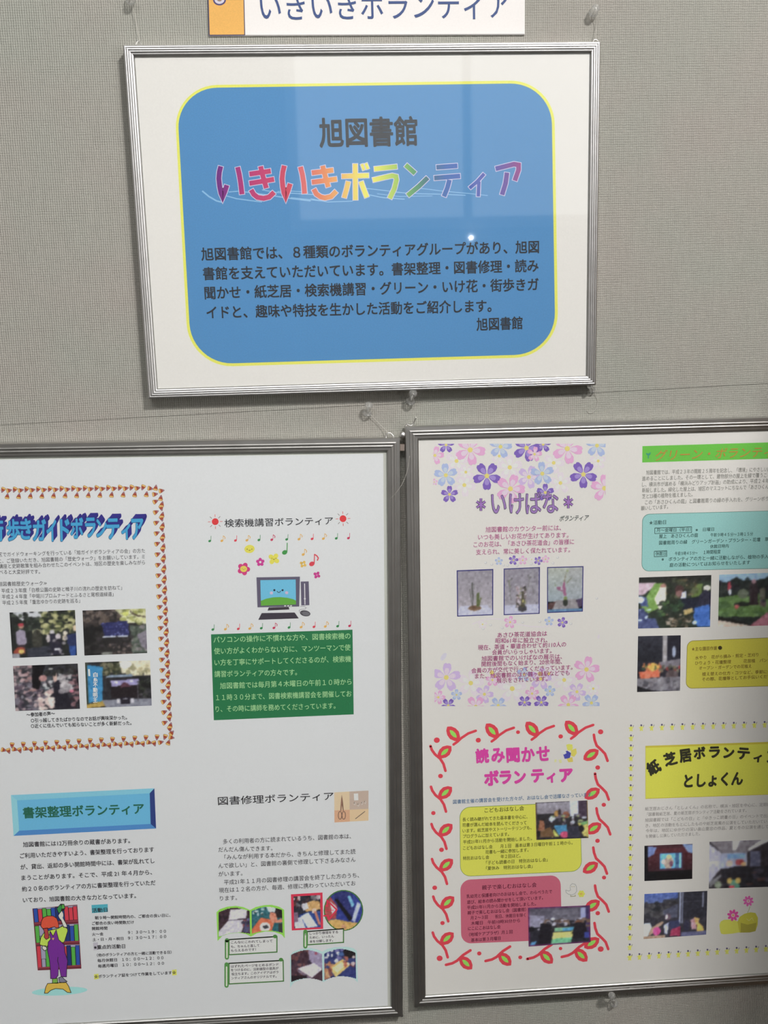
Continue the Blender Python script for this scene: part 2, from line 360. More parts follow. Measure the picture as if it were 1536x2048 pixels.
def photo(name, c4, ops, parent, ref, seed=1, nx=84, ny=60, mask=None, L=3, z=D, border=None, label=None, bw=0):
    rnd = np.random.RandomState(seed)
    img = np.zeros((ny, nx, 3)); U, V = np.meshgrid((np.arange(nx)+.5)/nx*100, (np.arange(ny)+.5)/ny*100)
    def put(mk, c): img[mk] = c
    for op in ops:
        t = op[0]
        if t == 'r': put((U >= op[1]) & (U < op[3]) & (V >= op[2]) & (V < op[4]), op[5])
        elif t == 'g':
            f = ((V-op[2])/(op[4]-op[2]))[..., None]; mk = (U >= op[1]) & (U < op[3]) & (V >= op[2]) & (V < op[4])
            gg = np.array(op[5])*(1-f)+np.array(op[6])*f; img[mk] = gg[mk]
        elif t == 'e': put(((U-op[1])/op[3])**2+((V-op[2])/op[4])**2 < 1, op[5])
        elif t == 'p':
            P = op[1]; mk = np.zeros_like(U, bool)
            for i in range(len(P)):
                x0, y0 = P[i-1]; x1, y1 = P[i]
                if y0 == y1: continue
                cr = ((V >= min(y0, y1)) & (V < max(y0, y1))) & (U < (V-y0)/(y1-y0)*(x1-x0)+x0); mk ^= cr
            put(mk, op[2])
        elif t == 's':                                  # specks: n, region, radius, palette
            _, n, (x0, y0, x1, y1), r, pal = op
            for _i in range(n):
                cx, cy = rnd.uniform(x0, x1), rnd.uniform(y0, y1); rx, ry = r*rnd.uniform(.5, 1.4), r*rnd.uniform(.5, 1.5)
                mk = ((U-cx)/rx)**2+((V-cy)/ry)**2 < 1; img[mk] = img[mk]*.15+np.array(pal[rnd.randint(len(pal))])*.85
        elif t == 'n': img += rnd.normal(0, op[1], img.shape[:2])[..., None]
    img = np.clip(img, 2, 252)
    lo_n = rnd.normal(0, 8, (ny//3+2, nx//3+2, 1)).repeat(3, 0).repeat(3, 1)[:ny, :nx]
    img = img+lo_n*np.clip(img.mean(2, keepdims=True)/90, .25, 1)
    for _r in range(2):
        pd = np.pad(img, ((1,1),(1,1),(0,0)), mode='edge')
        img = (pd[1:-1,1:-1]*3+pd[:-2,1:-1]+pd[2:,1:-1]+pd[1:-1,:-2]+pd[1:-1,2:])/7
    g3 = img.mean(2, keepdims=True); img = np.clip(g3+(img-g3)*.80, 4, 250)
    q = np.array(c4, float); u = np.linspace(0, 1, nx); v = np.linspace(0, 1, ny); uu, vv = np.meshgrid(u, v)
    PX = ((q[0]*(1-uu[..., None])+q[1]*uu[..., None])*(1-vv[..., None])+(q[3]*(1-uu[..., None])+q[2]*uu[..., None])*vv[..., None])
    xy = unproj(PX[..., 0].ravel(), PX[..., 1].ravel(), z)
    keep = np.ones((ny-1, nx-1), bool)
    if mask is not None:
        cxm, cym = (uu[:-1,:-1]+uu[1:,1:])*50, (vv[:-1,:-1]+vv[1:,1:])*50; keep = mask(cxm, cym)
    I = np.arange(nx*ny).reshape(ny, nx)
    a = I[:-1,:-1][keep]; b = I[:-1,1:][keep]; c = I[1:,1:][keep]; d = I[1:,:-1][keep]
    fs = np.stack([d, c, b, a], 1); used = np.unique(fs); rm = np.zeros(nx*ny, int); rm[used] = np.arange(len(used)); fs = rm[fs]
    X = xy[used]; zz = z+L*4e-5
    vs = np.stack([X[:,0], np.full(len(X), -zz), X[:,1]+H0], 1)
    me = bpy.data.meshes.new(name); me.from_pydata(vs.tolist(), [], fs.tolist()); me.update()
    at = me.color_attributes.new('Col', 'FLOAT_COLOR', 'POINT')
    cc = np.ones((len(X), 4)); cc[:, :3] = alb(img.reshape(-1, 3)[used], ref); at.data.foreach_set('color', cc.ravel())
    o = link(name, me, INK, parent, label)
    return o

# ------------------------------------------------------------------ frames
def rail_profile(kind, w_):
    P = [(0, .0025), (0, .0128)]
    if kind == 'ribbed':
        for i in range(4):
            for j in range(1, 8):
                a = math.pi*j/8; t = (i+.5-.5*math.cos(a))/4*w_; P.append((t, .0134+.00042*math.sin(a)-.0006*(t/w_)**2+.0006*math.sin(math.pi*t/w_)))
            P.append(((i+1)/4*w_, .0131-.0006*((i+1)/4)**2+.0006*math.sin(math.pi*(i+1)/4)))
    else:
        P += [(.0005, .0134)]
        for c in (.40, .64):
            P += [(c*w_-.0012*math.cos(a), .0135+.0007*math.sin(a)) for a in [math.pi*q/6 for q in range(7)]]
        P += [(w_-.0008, .0134)]
    P += [(w_, .0128), (w_, .0118), (w_-.002, .0118), (w_-.002, .0025)]
    return P
def make_frame(name, label, cx, cy, rot, ww, wh, rw, kind, m, loc_z=0):
    root = thing(name, label, 'picture frame', W(cx, cy, 0))
    c, s = math.cos(rot), math.sin(rot)
    T = lambda a, b: (cx+c*a-s*b, cy+s*a+c*b)
    prof = rail_profile(kind, rw); n = len(prof)
    hw, hh = ww/2+rw, wh/2+rw
    for nm, (dx, dy), half, other in (('top_rail', (0,1), hw, hh), ('bottom_rail', (0,-1), hw, hh), ('left_rail', (-1,0), hh, hw), ('right_rail', (1,0), hh, hw)):
        vs = []
        for e in (-1, 1):
            for t, z in prof:
                along = e*(half-t); out = other-t
                a = dx*out + (along if dx == 0 else 0); b = dy*out + (along if dy == 0 else 0)
                x, y = T(a, b); vs.append(W(x, y, z))
        fs = [(i, (i+1) % n, n+(i+1) % n, n+i) for i in range(n)] + [tuple(range(n)), tuple(range(2*n-1, n-1, -1))]
        if dx+dy > 0 and dx == 0 or dx < 0: fs = [f[::-1] for f in fs]
        o = mesh(nm, vs, fs, m, root)
    Q = lambda a, b: [T(-a, b), T(a, b), T(a, -b), T(-a, -b)]
    slab('backing_board', Q(ww/2+.0015, wh/2+.0015), .003, .0104, BACKB, root)
    slab('acrylic_cover', Q(ww/2+.0008, wh/2+.0008), .01162, .01178, ACRYL, root, 'clear acrylic cover sheet')
    # small clear corner guards
    for sx_, sy_ in ((-1,-1), (1,-1), (1,1), (-1,1)):
        vs, fs = [], []
        for i in range(5):
            a = math.pi/2*i/4; r = .0032
            ox, oy = sx_*(hw-r*.6+r*math.cos(a)*.75), sy_*(hh-r*.6+r*math.sin(a)*.75)
            x, y = T(ox, oy); vs += [W(x, y, .004), W(x, y, .0132)]
        x, y = T(sx_*(hw-.003), sy_*(hh-.003)); vs += [W(x, y, .004), W(x, y, .0132)]
        k = 6
        fs = [(2*i, 2*((i+1) % k), 2*((i+1) % k)+1, 2*i+1) for i in range(k)] + [tuple(range(0, 12, 2)), tuple(range(11, 0, -2))]
        mesh('corner_guard', vs, fs, CLEAR if kind == 'ribbed' else m, root)
    return root, T
UPF, TU = make_frame('poster_frame', 'small landscape silver poster frame with bright blue panel, hung above the other two', 0, 0, 0, .413, .2941, .0088, 'ribbed', ALU)
LFF, TL_ = make_frame('poster_frame', 'tall grey aluminium frame at lower left holding white pages with candy border and computer drawing', -.20224-.016, -.51329+.0003, -.019167, .445, .6078, .0125, 'flat', ALU_D)
RTF, TR_ = make_frame('poster_frame', 'tall grey aluminium frame at lower right holding flower, vine and yellow banner pages', .24472, -.50854, -.00753, .413, .6078, .0125, 'flat', ALU_D)
slab('poster_sheet', [TU(-.2062,.1468), TU(.2062,.1468), TU(.2062,-.1468), TU(-.2062,-.1468)], .0104, D-.00002, PAPER_W, UPF)
x1 = unproj(767, 1000)[0]-unproj(775, 1000)[0]
slab('poster_sheet', [TL_(-.2222,.3010), TL_(.2225+x1,.3010), TL_(.2225+x1,-.3036), TL_(-.2222,-.3036)], .0104, D-.00002, PAPER, LFF)
slab('poster_sheet', [TR_(-.2062,.3036), TR_(.2062,.3036), TR_(.2062,-.3036), TR_(-.2062,-.3036)], .0104, D-.00002, PAPER_W, RTF)
def page(c4, m, root, label):
    return slab('printed_page', qpx(c4), D-.00002, D+.00002, m, root, label)
# ------------------------------------------------------------------ upper frame: blue title panel
RU = (228,222,217)
pu = page([(272,116),(1176,113),(1171,748),(320,775)], PAPER_W, UPF, 'white page with blue rounded panel')
BC = [(347,171),(1108,160),(1117,713),(378,735)]
k = Ink(RU); k.rr(BC, 88, (238,232,70), 1, 12)
k.rr([(352.5,176.5),(1102.5,166),(1111,707.5),(383.5,729)], 82, (70,138,192), 2, 12)
k.build('blue_panel', pu, 'sky blue rounded panel edged in yellow')
k = Ink(RU)
k.text('旭図書館', 638,266, 835,262, 54, (40,44,52), .023)
for a in (('旭図書館では、８種類のボランティアグループがあり、旭図', 402.5,508.5, 1078,493.5),
          ('書館を支えていただいています。書架整理・図書修理・読み', 406,547.5, 1077,531),
          ('聞かせ・紙芝居・検索機講習・グリーン・いけ花・街歩きガ', 409,586, 1077,568.5),
          ('イドと、趣味や特技を生かした活動をご紹介します。', 413,625, 983,611.5),
          ('旭図書館', 953,649, 1045,645.5)):
    k.text(*a, 24.5, (44,46,54), .0198)
k.build('lettering', pu, 'black printed lettering')
k = Ink(RU)
stops = [(430,(105,30,130)),(460,(150,35,130)),(490,(190,40,115)),(530,(205,55,110)),(600,(220,75,85)),(650,(232,130,60)),(700,(246,196,70)),(735,(250,226,60)),
         (760,(215,215,60)),(800,(150,190,60)),(830,(70,150,95)),(860,(50,100,130)),(890,(45,100,175)),(940,(70,95,180)),(990,(85,80,170)),(1015,(110,70,155)),(1045,(165,50,130))]
def rainbow(x):
    for (a, ca), (b, cb) in zip(stops, stops[1:]):
        if x <= b: t = max(0, (x-a)/(b-a)); return tuple(ca[i]*(1-t)+cb[i]*t for i in range(3))
    return stops[-1][1]
SA = [[(188,148),(175,200),(170,260),(178,330),(190,390),(205,430),(225,375),(243,318)], [(340,155),(355,220),(368,300),(380,400)],
      [(447,218),(640,190)], [(447,302),(670,265)], [(548,148),(558,195),(575,260),(600,345)], [(462,360),(485,400),(520,428),(575,437),(625,425),(670,382)],
      [(762,142),(748,200),(742,260),(748,330),(760,390),(775,430),(795,370),(815,305)], [(908,152),(925,220),(938,300),(945,395)],
      [(1010,207),(1205,182)], [(1010,292),(1237,262)], [(1108,143),(1120,190),(1135,250),(1160,335)], [(1028,353),(1052,398),(1090,424),(1130,433),(1185,420),(1232,372)],
      [(1280,238),(1525,230)], [(1402,125),(1405,452)], [(1340,285),(1325,350),(1302,432)], [(1455,285),(1478,350),(1508,428)], [(1462,128),(1482,182)], [(1498,120),(1518,172)]]
SB = [[(128,172),(335,150)], [(115,272),(290,232),(325,240),(330,270),(310,350),(268,438)], [(412,135),(498,212)], [(430,412),(530,330),(612,250)],
      [(690,157),(880,143)], [(670,254),(905,235)], [(808,270),(790,340),(758,420)], [(990,345),(1060,285),(1122,215)], [(1074,285),(1068,420)],
      [(1225,170),(1390,128),(1432,135),(1432,180),(1398,277)], [(1328,205),(1315,300),(1283,405)]]
for org, SS in (((400,300), SA), ((720,300), SB)):
    k.at(org, 4.518)
    for q, st in enumerate(SS):
        wd = 44 if org[0] == 400 and q < 12 else 42
        if org[0] == 400 and q >= 16: wd = 26
        if org[0] == 720 and q in (7, 8): wd = 31
        d0 = (st[0][0]-st[1][0], st[0][1]-st[1][1]); l0 = math.hypot(*d0); d1 = (st[-1][0]-st[-2][0], st[-1][1]-st[-2][1]); l1 = math.hypot(*d1)
        big = [(st[0][0]+d0[0]/l0*6, st[0][1]+d0[1]/l0*6)]+st[1:-1]+[(st[-1][0]+d1[0]/l1*6, st[-1][1]+d1[1]/l1*6)]
        k.line(big, wd+13, (205,196,222), 4)
        if len(st) == 2:
            st = [(st[0][0]+(st[1][0]-st[0][0])*i/4, st[0][1]+(st[1][1]-st[0][1])*i/4) for i in range(5)]
        k.line(st, wd, None, 5+q*.1, colf=rainbow)
k.build('lettering', pu, 'rainbow coloured title lettering outlined in pale lilac')
k = Ink(RU, (400,300), 4.518)
sw = (134,184,222)
for P_, w_ in (([(20,370),(80,420),(150,460),(210,475)],14), ([(260,380),(350,372),(450,385)],9), ([(240,415),(330,440),(440,455),(560,470)],10), ([(420,380),(560,400),(700,420),(830,440),(1000,460)],11),
               ([(560,360),(700,385),(900,395),(1050,405)],9), ([(700,375),(840,372),(980,382)],7), ([(1000,440),(1150,470),(1380,462)],8), ([(820,430),(960,445),(1100,462)],7),
               ([(1480,345),(1700,370),(1900,395)],8), ([(1500,400),(1650,430),(1850,445)],9), ([(1750,380),(1950,395),(2200,400),(2400,410)],8), ([(1980,345),(2200,372),(2450,395),(2600,412)],7), ([(1600,395),(1800,420),(2100,415)],6)):
    k.line(P_, w_, sw, 3)
k.build('brush_strokes', pu, 'pale brushed shadow under the title', None)

# ------------------------------------------------------------------ heading sign above the frame
sroot = thing('heading_sign', 'white paper heading sign with an orange block at its left end, above the upper frame', 'sign', W(*unproj(733, 0, .0015), 0))
ZS = .0016
slab('sign_sheet', qpx([(413,-78),(1050,-84),(1049.5,69.5),(417.5,72)], ZS), .0004, ZS, PAPER_W, sroot)
k = Ink((232,226,220), z=ZS)
k.fillpx([(413,-70),(487,-70),(490.5,71.5),(417.5,72)], (72,64,88), 1); k.fillpx([(415.5,-70),(485.5,-70),(488.5,69),(419.5,69.5)], (232,168,62), 2)
k.fillpx([(490,69.8),(1049,67.6),(1049,69.5),(490,71.6)], (150,145,140), 1)
k.ell(439, 0, 13, 11, (72,60,110), 3); k.ell(439, -.5, 10, 8.5, (205,195,205), 4); k.ell(439, -2, 5.5, 5, (150,120,90), 5)
k.text('いきいきボランティア', 520,13, 1019,9, 54, (52,76,128), .004)
k.build('lettering', sroot)

# ------------------------------------------------------------------ lower left frame
RL = (206,203,203)
p1 = page([(-24,962),(352,948),(366,1512),(-12,1528)], PAPER, LFF, 'page of guided walks with four photographs inside a candy border')
k = Ink(RL)
def candy(x, y, ang, s=1.12):
    r = math.radians(ang); ca, sa = math.cos(r), math.sin(r)
    T = lambda pts: [(x+(a*ca-b*sa)*s, y+(a*sa+b*ca)*s) for a, b in pts]
    k.fillpx(T([(0,-5.6),(1.3,-4.6),(4.2,2.2),(4.0,4.2),(2.4,5.0),(-2.4,5.0),(-4.0,4.2),(-4.2,2.2),(-1.3,-4.6)]), (140,74,48), 1)
    k.fillpx(T([(-3.6,2.0),(3.6,2.0),(3.3,4.2),(0,4.7),(-3.3,4.2)]), (226,170,84), 2)
    k.fillpx(T([(-2.0,-1.8),(2.0,-1.8),(3.3,1.6),(-3.3,1.6)]), (164,66,38), 2)
    k.fillpx(T([(-1.1,-4.2),(1.1,-4.2),(1.8,-2.4),(-1.8,-2.4)]), (150,110,140), 2)
for i in range(13):
    x = 281-23.35*i; t = i/12; y = 975.5+5*t; candy(x-6, y+.8, 78); candy(x+5, y-.6, 205)
    candy(293-23.2*i, 988.5+4*t, 10)
candy(300.5,977,100); candy(311.5,975.5,10); candy(323,981.5,80); candy(310,988.5,80); candy(321.5,996,10)
for i in range(22):
    t = i/21; y = 1012+21.05*i; x = 323.5+17*t
    candy(x+.5, y-3.5, 15); candy(x-1, y+4, 165); candy(311+18.5*t, y-9.0, 65)
candy(343.5,1466,40); candy(343,1475,100); candy(330,1474,200); candy(337,1485,20); candy(321.5,1484.5,75)
for i in range(14):
    x = 303.5-22.4*i; t = i/13; candy(x-5, 1485+15*t, 105); candy(x+5, 1487+15*t, 160); candy(314-22.3*i, 1474.5+16*t, 185)
k.build('candy_border', p1, 'border of small orange and yellow candies', None)
k = Ink(RL)
front = [('街',-8,1061,30,44),('歩',27,1060,27,44),('き',52,1058,23,42),('ガ',79,1060,27,44),('イ',103,1061,20,44),('ド',130,1060,19,45),('ボ',154,1056,26,42),('ラ',181,1055,21,40),('ン',203,1056,21,37),('テ',226,1057.5,26,42),('ィ',252,1063,18,32),('ア',275,1058,24,42)]
for j in range(7, 0, -1):
    for c, x, y, w_, h_ in front: k.char(c, x+j*1.05, y-j*1.35, w_, h_, -1.5, (44,36,130), .05, 1+(7-j)*.4)
for c, x, y, w_, h_ in front: k.char(c, x, y, w_+1.5, h_+1.5, -1.5, (20,60,120), .045, 5); k.char(c, x, y, w_, h_, -1.5, (42,150,200), .03, 6)
k.build('lettering', p1, 'cyan block title lettering with navy depth')
k = Ink(RL)
for a in (('区でガイドウォーキングを行っている「旭ガイドボランティアの会」の方た', -3,1109, 290,1101), ('に、ご登録いただき、旭図書館の「歴史ウォーク」をお願いしています。ミ', -4,1122, 289.5,1113),
          ('講座と史跡散策を組み合わせたこのイベントは、旭区の歴史を楽しみながら', -2,1132.5, 290,1124.5), ('学べると大変好評です。', -10,1144, 80,1143),
          ('《旭図書館歴史ウォーク≫', -8,1168, 94,1166), ('平成２３年度「白根公園の史跡と帷子川の流れの歴史を訪ねて」', 3,1181.5, 244,1175),
          ('平成２４年度「中堀川プロムナードとふるさと尾根道緑道」', 4,1193.5, 227,1188), ('平成２５年度「重忠ゆかりの史跡を巡る」', 5,1205.5, 160,1201)):
    k.text(*a, 9.3, (82,78,84), 0)
k.text('〜参加者の声〜', 53,1429.5, 110,1426.5, 9, (45,42,48), .02)
k.text('○引っ越してきたばかりなのでお話が興味深かった。', 62,1441, 254,1434.5, 9, (45,42,48), .016)
k.text('○近くに住んでいても知らないことが多く新鮮だった。', 62,1452, 263,1445.5, 9, (45,42,48), .016)
k.build('lettering', p1)
DK = [(30,34,30),(50,54,48),(22,24,26)]; GRN = [(70,80,44),(120,124,70),(40,46,36),(150,146,96)]
photo('photograph', [(19,1225),(150,1220),(154,1310.5),(25,1316)], [
    ('r',0,0,100,100,(34,36,36)), ('p',[(5,0),(60,0),(48,14),(30,12),(22,22),(10,10)],(190,190,200)), ('s',40,(0,5,55,45),4,[(44,54,44),(70,78,66),(30,34,32)]),
    ('s',90,(48,2,100,48),4,[(110,116,66),(160,156,96),(50,56,40),(84,90,50),(190,182,120)]), ('s',30,(0,0,100,60),3,DK),
    ('e',41,45,8,6,(150,146,110)), ('e',40,62,8,22,(62,60,52)), ('p',[(8,44),(15,38),(22,42),(24,66),(20,74),(9,70)],(150,136,164)), ('e',17,32,4,5,(180,130,110)), ('e',16.5,28,4.5,3.4,(190,40,60)),
    ('r',10,72,22,92,(60,40,50)), ('p',[(2,86),(10,76),(20,78),(20,90),(6,94)],(170,60,40)), ('e',15,86,4,5,(225,190,80)), ('r',0,90,12,100,(150,146,160)),
    ('p',[(24,80),(60,76),(60,100),(24,100)],(52,54,70)), ('e',63,46,4,5,(190,180,190)), ('p',[(57,54),(62,50),(75,52),(78,96),(60,96)],(38,34,56)), ('e',57,60,3,9,(190,176,182)),
    ('e',72,57,4,7,(196,180,190)), ('e',83,50,3.4,5,(220,206,190)), ('e',82,60,4,6,(200,180,160)), ('p',[(86,54),(100,50),(100,78),(90,80),(85,72)],(34,44,96)), ('p',[(88,78),(99,78),(98,100),(89,100)],(30,70,160)),
    ('e',98,40,3,7,(220,190,160)), ('e',70,84,5,3,(200,196,210)), ('s',14,(55,60,86,96),3,[(28,26,40),(60,50,70),(150,140,150)]), ('n',5)], p1, RL, 3)
photo('photograph', [(165,1221),(291,1217),(294.5,1306),(169,1311)], [
    ('r',0,0,100,100,(40,36,38)), ('s',60,(0,0,65,35),5,[(70,58,56),(96,78,70),(50,42,44),(110,92,86)]), ('p',[(50,0),(100,0),(100,30),(88,34),(68,26),(58,10)],(190,186,140)),
    ('s',60,(62,2,100,32),4,[(170,170,80),(210,206,140),(120,124,60),(225,222,180)]), ('e',68,11,5,5,(210,212,90)), ('p',[(74,0),(78,8),(88,15),(100,18),(100,20),(86,18),(76,10)],(90,70,60)),
    ('p',[(28,30),(70,26),(73,58),(31,62)],(38,40,104)), ('s',60,(30,30,72,60),1.2,[(90,100,190),(30,30,80),(60,66,150),(120,130,200)]), ('r',30,58,70,61,(190,196,220)),
    ('s',60,(0,40,30,100),5,[(30,28,30),(48,42,44),(24,22,24)]), ('p',[(74,36),(90,40),(100,36),(100,98),(76,98)],(80,92,84)), ('s',40,(76,38,100,90),4,[(96,104,92),(66,76,66),(130,120,124)]),
    ('p',[(84,58),(100,48),(100,92),(92,86)],(128,118,136)), ('s',30,(40,75,75,100),3,[(120,100,96),(84,68,66),(54,46,50)]), ('e',36,97,9,4,(130,130,124)), ('s',16,(25,62,78,80),4,[(60,52,58),(44,38,42)]), ('n',5)], p1, RL, 4)
photo('photograph', [(26,1332),(155.5,1327),(160,1417.5),(31,1422)], [
    ('r',0,0,100,100,(50,48,58)), ('s',130,(0,0,40,60),4,[(190,150,158),(120,100,110),(84,86,92),(56,52,60),(170,120,120)]), ('s',120,(0,40,50,100),4,[(120,112,130),(190,160,165),(60,56,72),(90,70,90)]),
    ('s',80,(40,15,90,60),4,[(70,80,92),(190,190,196),(44,40,52),(150,130,140)]), ('p',[(30,0),(50,0),(38,55),(28,50)],(20,16,22)), ('e',45,30,6,7,(190,130,130)), ('e',64,28,3,14,(214,170,160)),
    ('p',[(62,40),(74,30),(80,60),(92,96),(58,96),(60,60)],(34,30,44)), ('s',30,(38,60,58,98),4,[(226,196,190),(200,160,160),(236,214,206)]), ('s',30,(88,10,100,100),3,[(60,30,40),(150,100,110),(30,26,34)]),
    ('s',26,(72,22,86,60),4,[(190,180,186),(150,140,150)]), ('e',88,60,4,3,(220,110,140)), ('s',30,(50,0,100,22),4,[(34,34,34),(52,50,52)]), ('e',58,10,3,2,(180,180,180)), ('n',6)], p1, RL, 5)
photo('photograph', [(170,1325),(300,1320.5),(303.5,1411),(174,1416)], [
    ('r',0,0,100,100,(44,42,50)), ('s',70,(26,0,62,28),4,[(90,90,60),(60,64,44),(130,120,90),(44,48,40)]), ('p',[(52,0),(100,0),(100,30),(56,26)],(214,202,176)), ('s',50,(64,10,100,34),4,[(196,180,134),(226,214,180),(150,140,100)]),
    ('e',62,8,9,8,(226,224,228)), ('r',0,0,5,100,(60,66,50)), ('p',[(33,31),(70,29),(74,35),(31,37)],(130,150,180)), ('p',[(28,36),(100,33),(100,40),(30,42)],(40,36,44)),
    ('r',38,44,84,80,(36,26,32)), ('p',[(38,42),(82,40),(83,53),(70,54),(60,50),(50,54),(40,56)],(150,140,200)), ('p',[(57,47),(62,47),(70,56),(52,58)],(96,50,70)), ('e',46,46,3,3,(214,210,240)), ('e',70,44,3,3,(214,210,240)),
    ('s',40,(82,38,100,90),4,[(48,52,42),(70,66,70),(30,30,30)]), ('p',[(4,6),(27,12),(25,86),(3,88)],(30,134,200)), ('p',[(0,92),(30,84),(34,96),(0,100)],(190,150,50)), ('p',[(24,84),(100,84),(100,100),(30,100)],(128,128,148)),
    ('r',52,78,67,94,(34,28,44)), ('r',46,82,51,92,(196,190,206)), ('r',68,82,73,92,(196,190,206)), ('e',60,82,4,1.2,(180,176,190)), ('r',78,52,80,88,(90,84,96)), ('n',5)], p1, RL, 6)
k = Ink(RL)
for i, c in enumerate('白糸不動明王'):
    k.char(c, 191+i*-.1, 1349+i*10.2, 9, 9.5, -3, (212,228,236), .03, 8)
k.fillpx([(176,1338),(180,1338),(181,1352),(177,1352)], (200,222,236), 8)
k.build('lettering', p1, 'white characters on blue banner')

p2 = page([(376,996),(722,984),(738,1520),(392,1534)], PAPER, LFF, 'page of the search terminal course with a computer drawing')
k = Ink(RL)
for cx, cy in ((430.5,1043.3),(686,1037.3)):
    k.at((0,0), 1); k.ell(cx, cy, 6.8, 6.8, (214,40,48), 2, n=24)
    for i in range(8):
        a = math.radians(45*i-2); c = (206,84,80) if i % 2 == 0 else (120,110,110)
        k.line([(cx+9.4*math.cos(a), cy+9.4*math.sin(a)), (cx+14.6*math.cos(a), cy+14.6*math.sin(a))], 1.1, c, 2)
G_, O_, R_, M_ = (40,130,70), (230,160,60), (210,50,70), (190,30,80)
def note(x, y, kind, col, s=1.0):
    k.ell(x, y, 3.1*s, 2.5*s, col, 2, -25); k.line([(x+2.6*s, y-.5*s), (x+2.9*s, y-11*s)], 1.0*s, col, 2)
    if kind == 'e': k.line([(x+2.9*s, y-10.6*s), (x+5.5*s, y-9*s), (x+7.2*s, y-6.5*s), (x+6*s, y-3.6*s)], 1.3*s, col, 2)
pat = [('q',G_),('e',O_),('q',R_),('e',O_),('q',G_),('e',M_),('q',G_),('e',O_),('q',R_),('e',O_),('q',G_),('q',M_)]
for xs, off, ky in (([168,272,388,486,588,698,825,930,1042,1138,1248,1352], (380,1000), lambda x: 350-(x-168)*.021), ([195,302,412,510,608,716,845,948,1058,1154,1260,1362], (380,1230), lambda x: 124-(x-195)*.027)):
    for x, (kd, c) in zip(xs, pat): note(off[0]+x/4.267, off[1]+ky(x)/4.267, kd, c, .93)
k.build('music_notes', p2, 'small coloured suns and music notes', .014); k = Ink(RL)
k.at((380,1000), 4.267)
def petals(cx, cy, r, n_, col, rot=0, L=2):
    for i in range(n_):
        a = math.radians(rot+360*i/n_); k.ell(cx+math.cos(a)*r*.58, cy+math.sin(a)*r*.58, r*.45, r*.40, col, L+i*.05, math.degrees(a), 12)
    k.ell(cx, cy, r*.4, r*.4, col, L, n=10)
def smile(cx, cy, s):
    for d in (-1, 1): k.ell(cx+d*s, cy-s*.3, s*.2, s*.2, (90,60,30), 5, n=8)
    k.line([(cx-s*.4, cy), (cx, cy+s*.32), (cx+s*.4, cy)], s*.18, (90,60,30), 5)
k.ell(508,418,44,35,(244,200,50),2,-8); smile(508,425,20)
petals(600,530,36,5,(196,40,140),-20); k.ell(600,530,10,10,(246,230,240),4)
petals(716,502,50,4,(240,200,50),35); smile(716,502,17)
petals(965,547,30,4,(236,170,60),30); k.ell(965,547,8,8,(246,220,190),4)
petals(1083,640,31,4,(190,40,130),30); k.ell(1083,640,7,7,(225,120,180),4)
petals(458,588,54,5,(200,40,120),5); k.ell(458,588,30,27,(246,190,60),4,n=16); smile(458,590,13)
k.at((0,0), 1); note(380+808/4.267, 1000+447/4.267, 'q', (50,140,60), 1.75); note(380+966/4.267, 1000+465/4.267, 'e', O_, 1.0); note(380+1040/4.267, 1000+545/4.267, 'e', R_, 1.8)
k.at((380,1000), 4.267); MG = (92,84,108)
k.poly([(567,660),(938,654),(932,909),(576,916)], MG, 2); k.poly([(600,684),(902,678),(905,891),(606,902)], (92,176,222), 3)
k.poly([(604,860),(650,842),(710,830),(770,828),(830,834),(880,846),(904,858),(905,891),(606,902)], (88,160,40), 4)
for x_ in (812, 838, 862): k.poly([(x_-8,899),(x_+8,898),(x_+8,907),(x_-8,908)], (220,216,222), 4)
for x_ in (720, 790): k.ell(x_, 769, 9, 9, (40,50,70), 5)
k.line([(742,776),(750,786),(758,789),(768,785),(774,774)], 5, (40,50,70), 5)
k.ell(695,793,14,13,(196,170,200),5); k.ell(825,791,14,13,(196,170,200),5)
k.poly([(672,917),(842,912),(848,934),(662,943)], (60,52,62), 2); k.poly([(612,965),(893,960),(928,1010),(583,1022)], (52,44,58), 2)
for j in range(4): k.line([(606-j*5,975+j*11),(898+j*7,969+j*11)], 2, (84,76,90), 3)
k.poly([(945,696),(1013,694),(1019,897),(950,900)], MG, 2); k.line([(978,712),(981,893)], 8, (206,200,208), 3); k.ell(980,842,8,8,(206,200,208),4)
k.line([(940,906),(975,908),(992,918),(985,930),(950,934),(932,940),(935,955),(955,962)], 3, (120,110,124), 2)
k.ell(983,967,45,25,(60,56,66),2,10); k.ell(986,968,36,18,(104,102,110),3,10); k.line([(962,945),(958,965),(964,985)], 2.5, (50,46,54), 4)
k.build('computer_drawing', p2, 'printed computer with smiling screen, notes and flowers')
k = Ink(RL); k.fillpx([(422,1268.7),(705,1259.3),(707.4,1428.7),(427.6,1440.5)], (22,112,66), 1); k.build('green_panel', p2, 'dark green text panel')
k = Ink(RL); k.text('検索機講習ボランティア', 449,1046.5, 666,1041, 16.5, (38,38,46), .004)
for a in (('パソコンの操作に不慣れな方や、図書検索機の', 427,1279.5, 701,1271.5), ('使い方がよくわからない方に、マンツーマンで使', 428,1302, 701,1294.5), ('い方を丁寧にサポートしてくださるのが、検索機', 429,1325, 702,1317.5),
          ('講習ボランティアの方々です。', 429,1348, 594,1344), ('旭図書館では毎月第４木曜日の午前１０時から', 440,1371.5, 703,1363), ('１１時３０分まで、図書検索機講習会を開催してお', 432,1395, 703,1387), ('り、その時に講師を務めてくださっています。', 431,1418, 671,1411)):
    k.text(*a, 13.2, (150,200,140), .008)
k.build('lettering', p2)

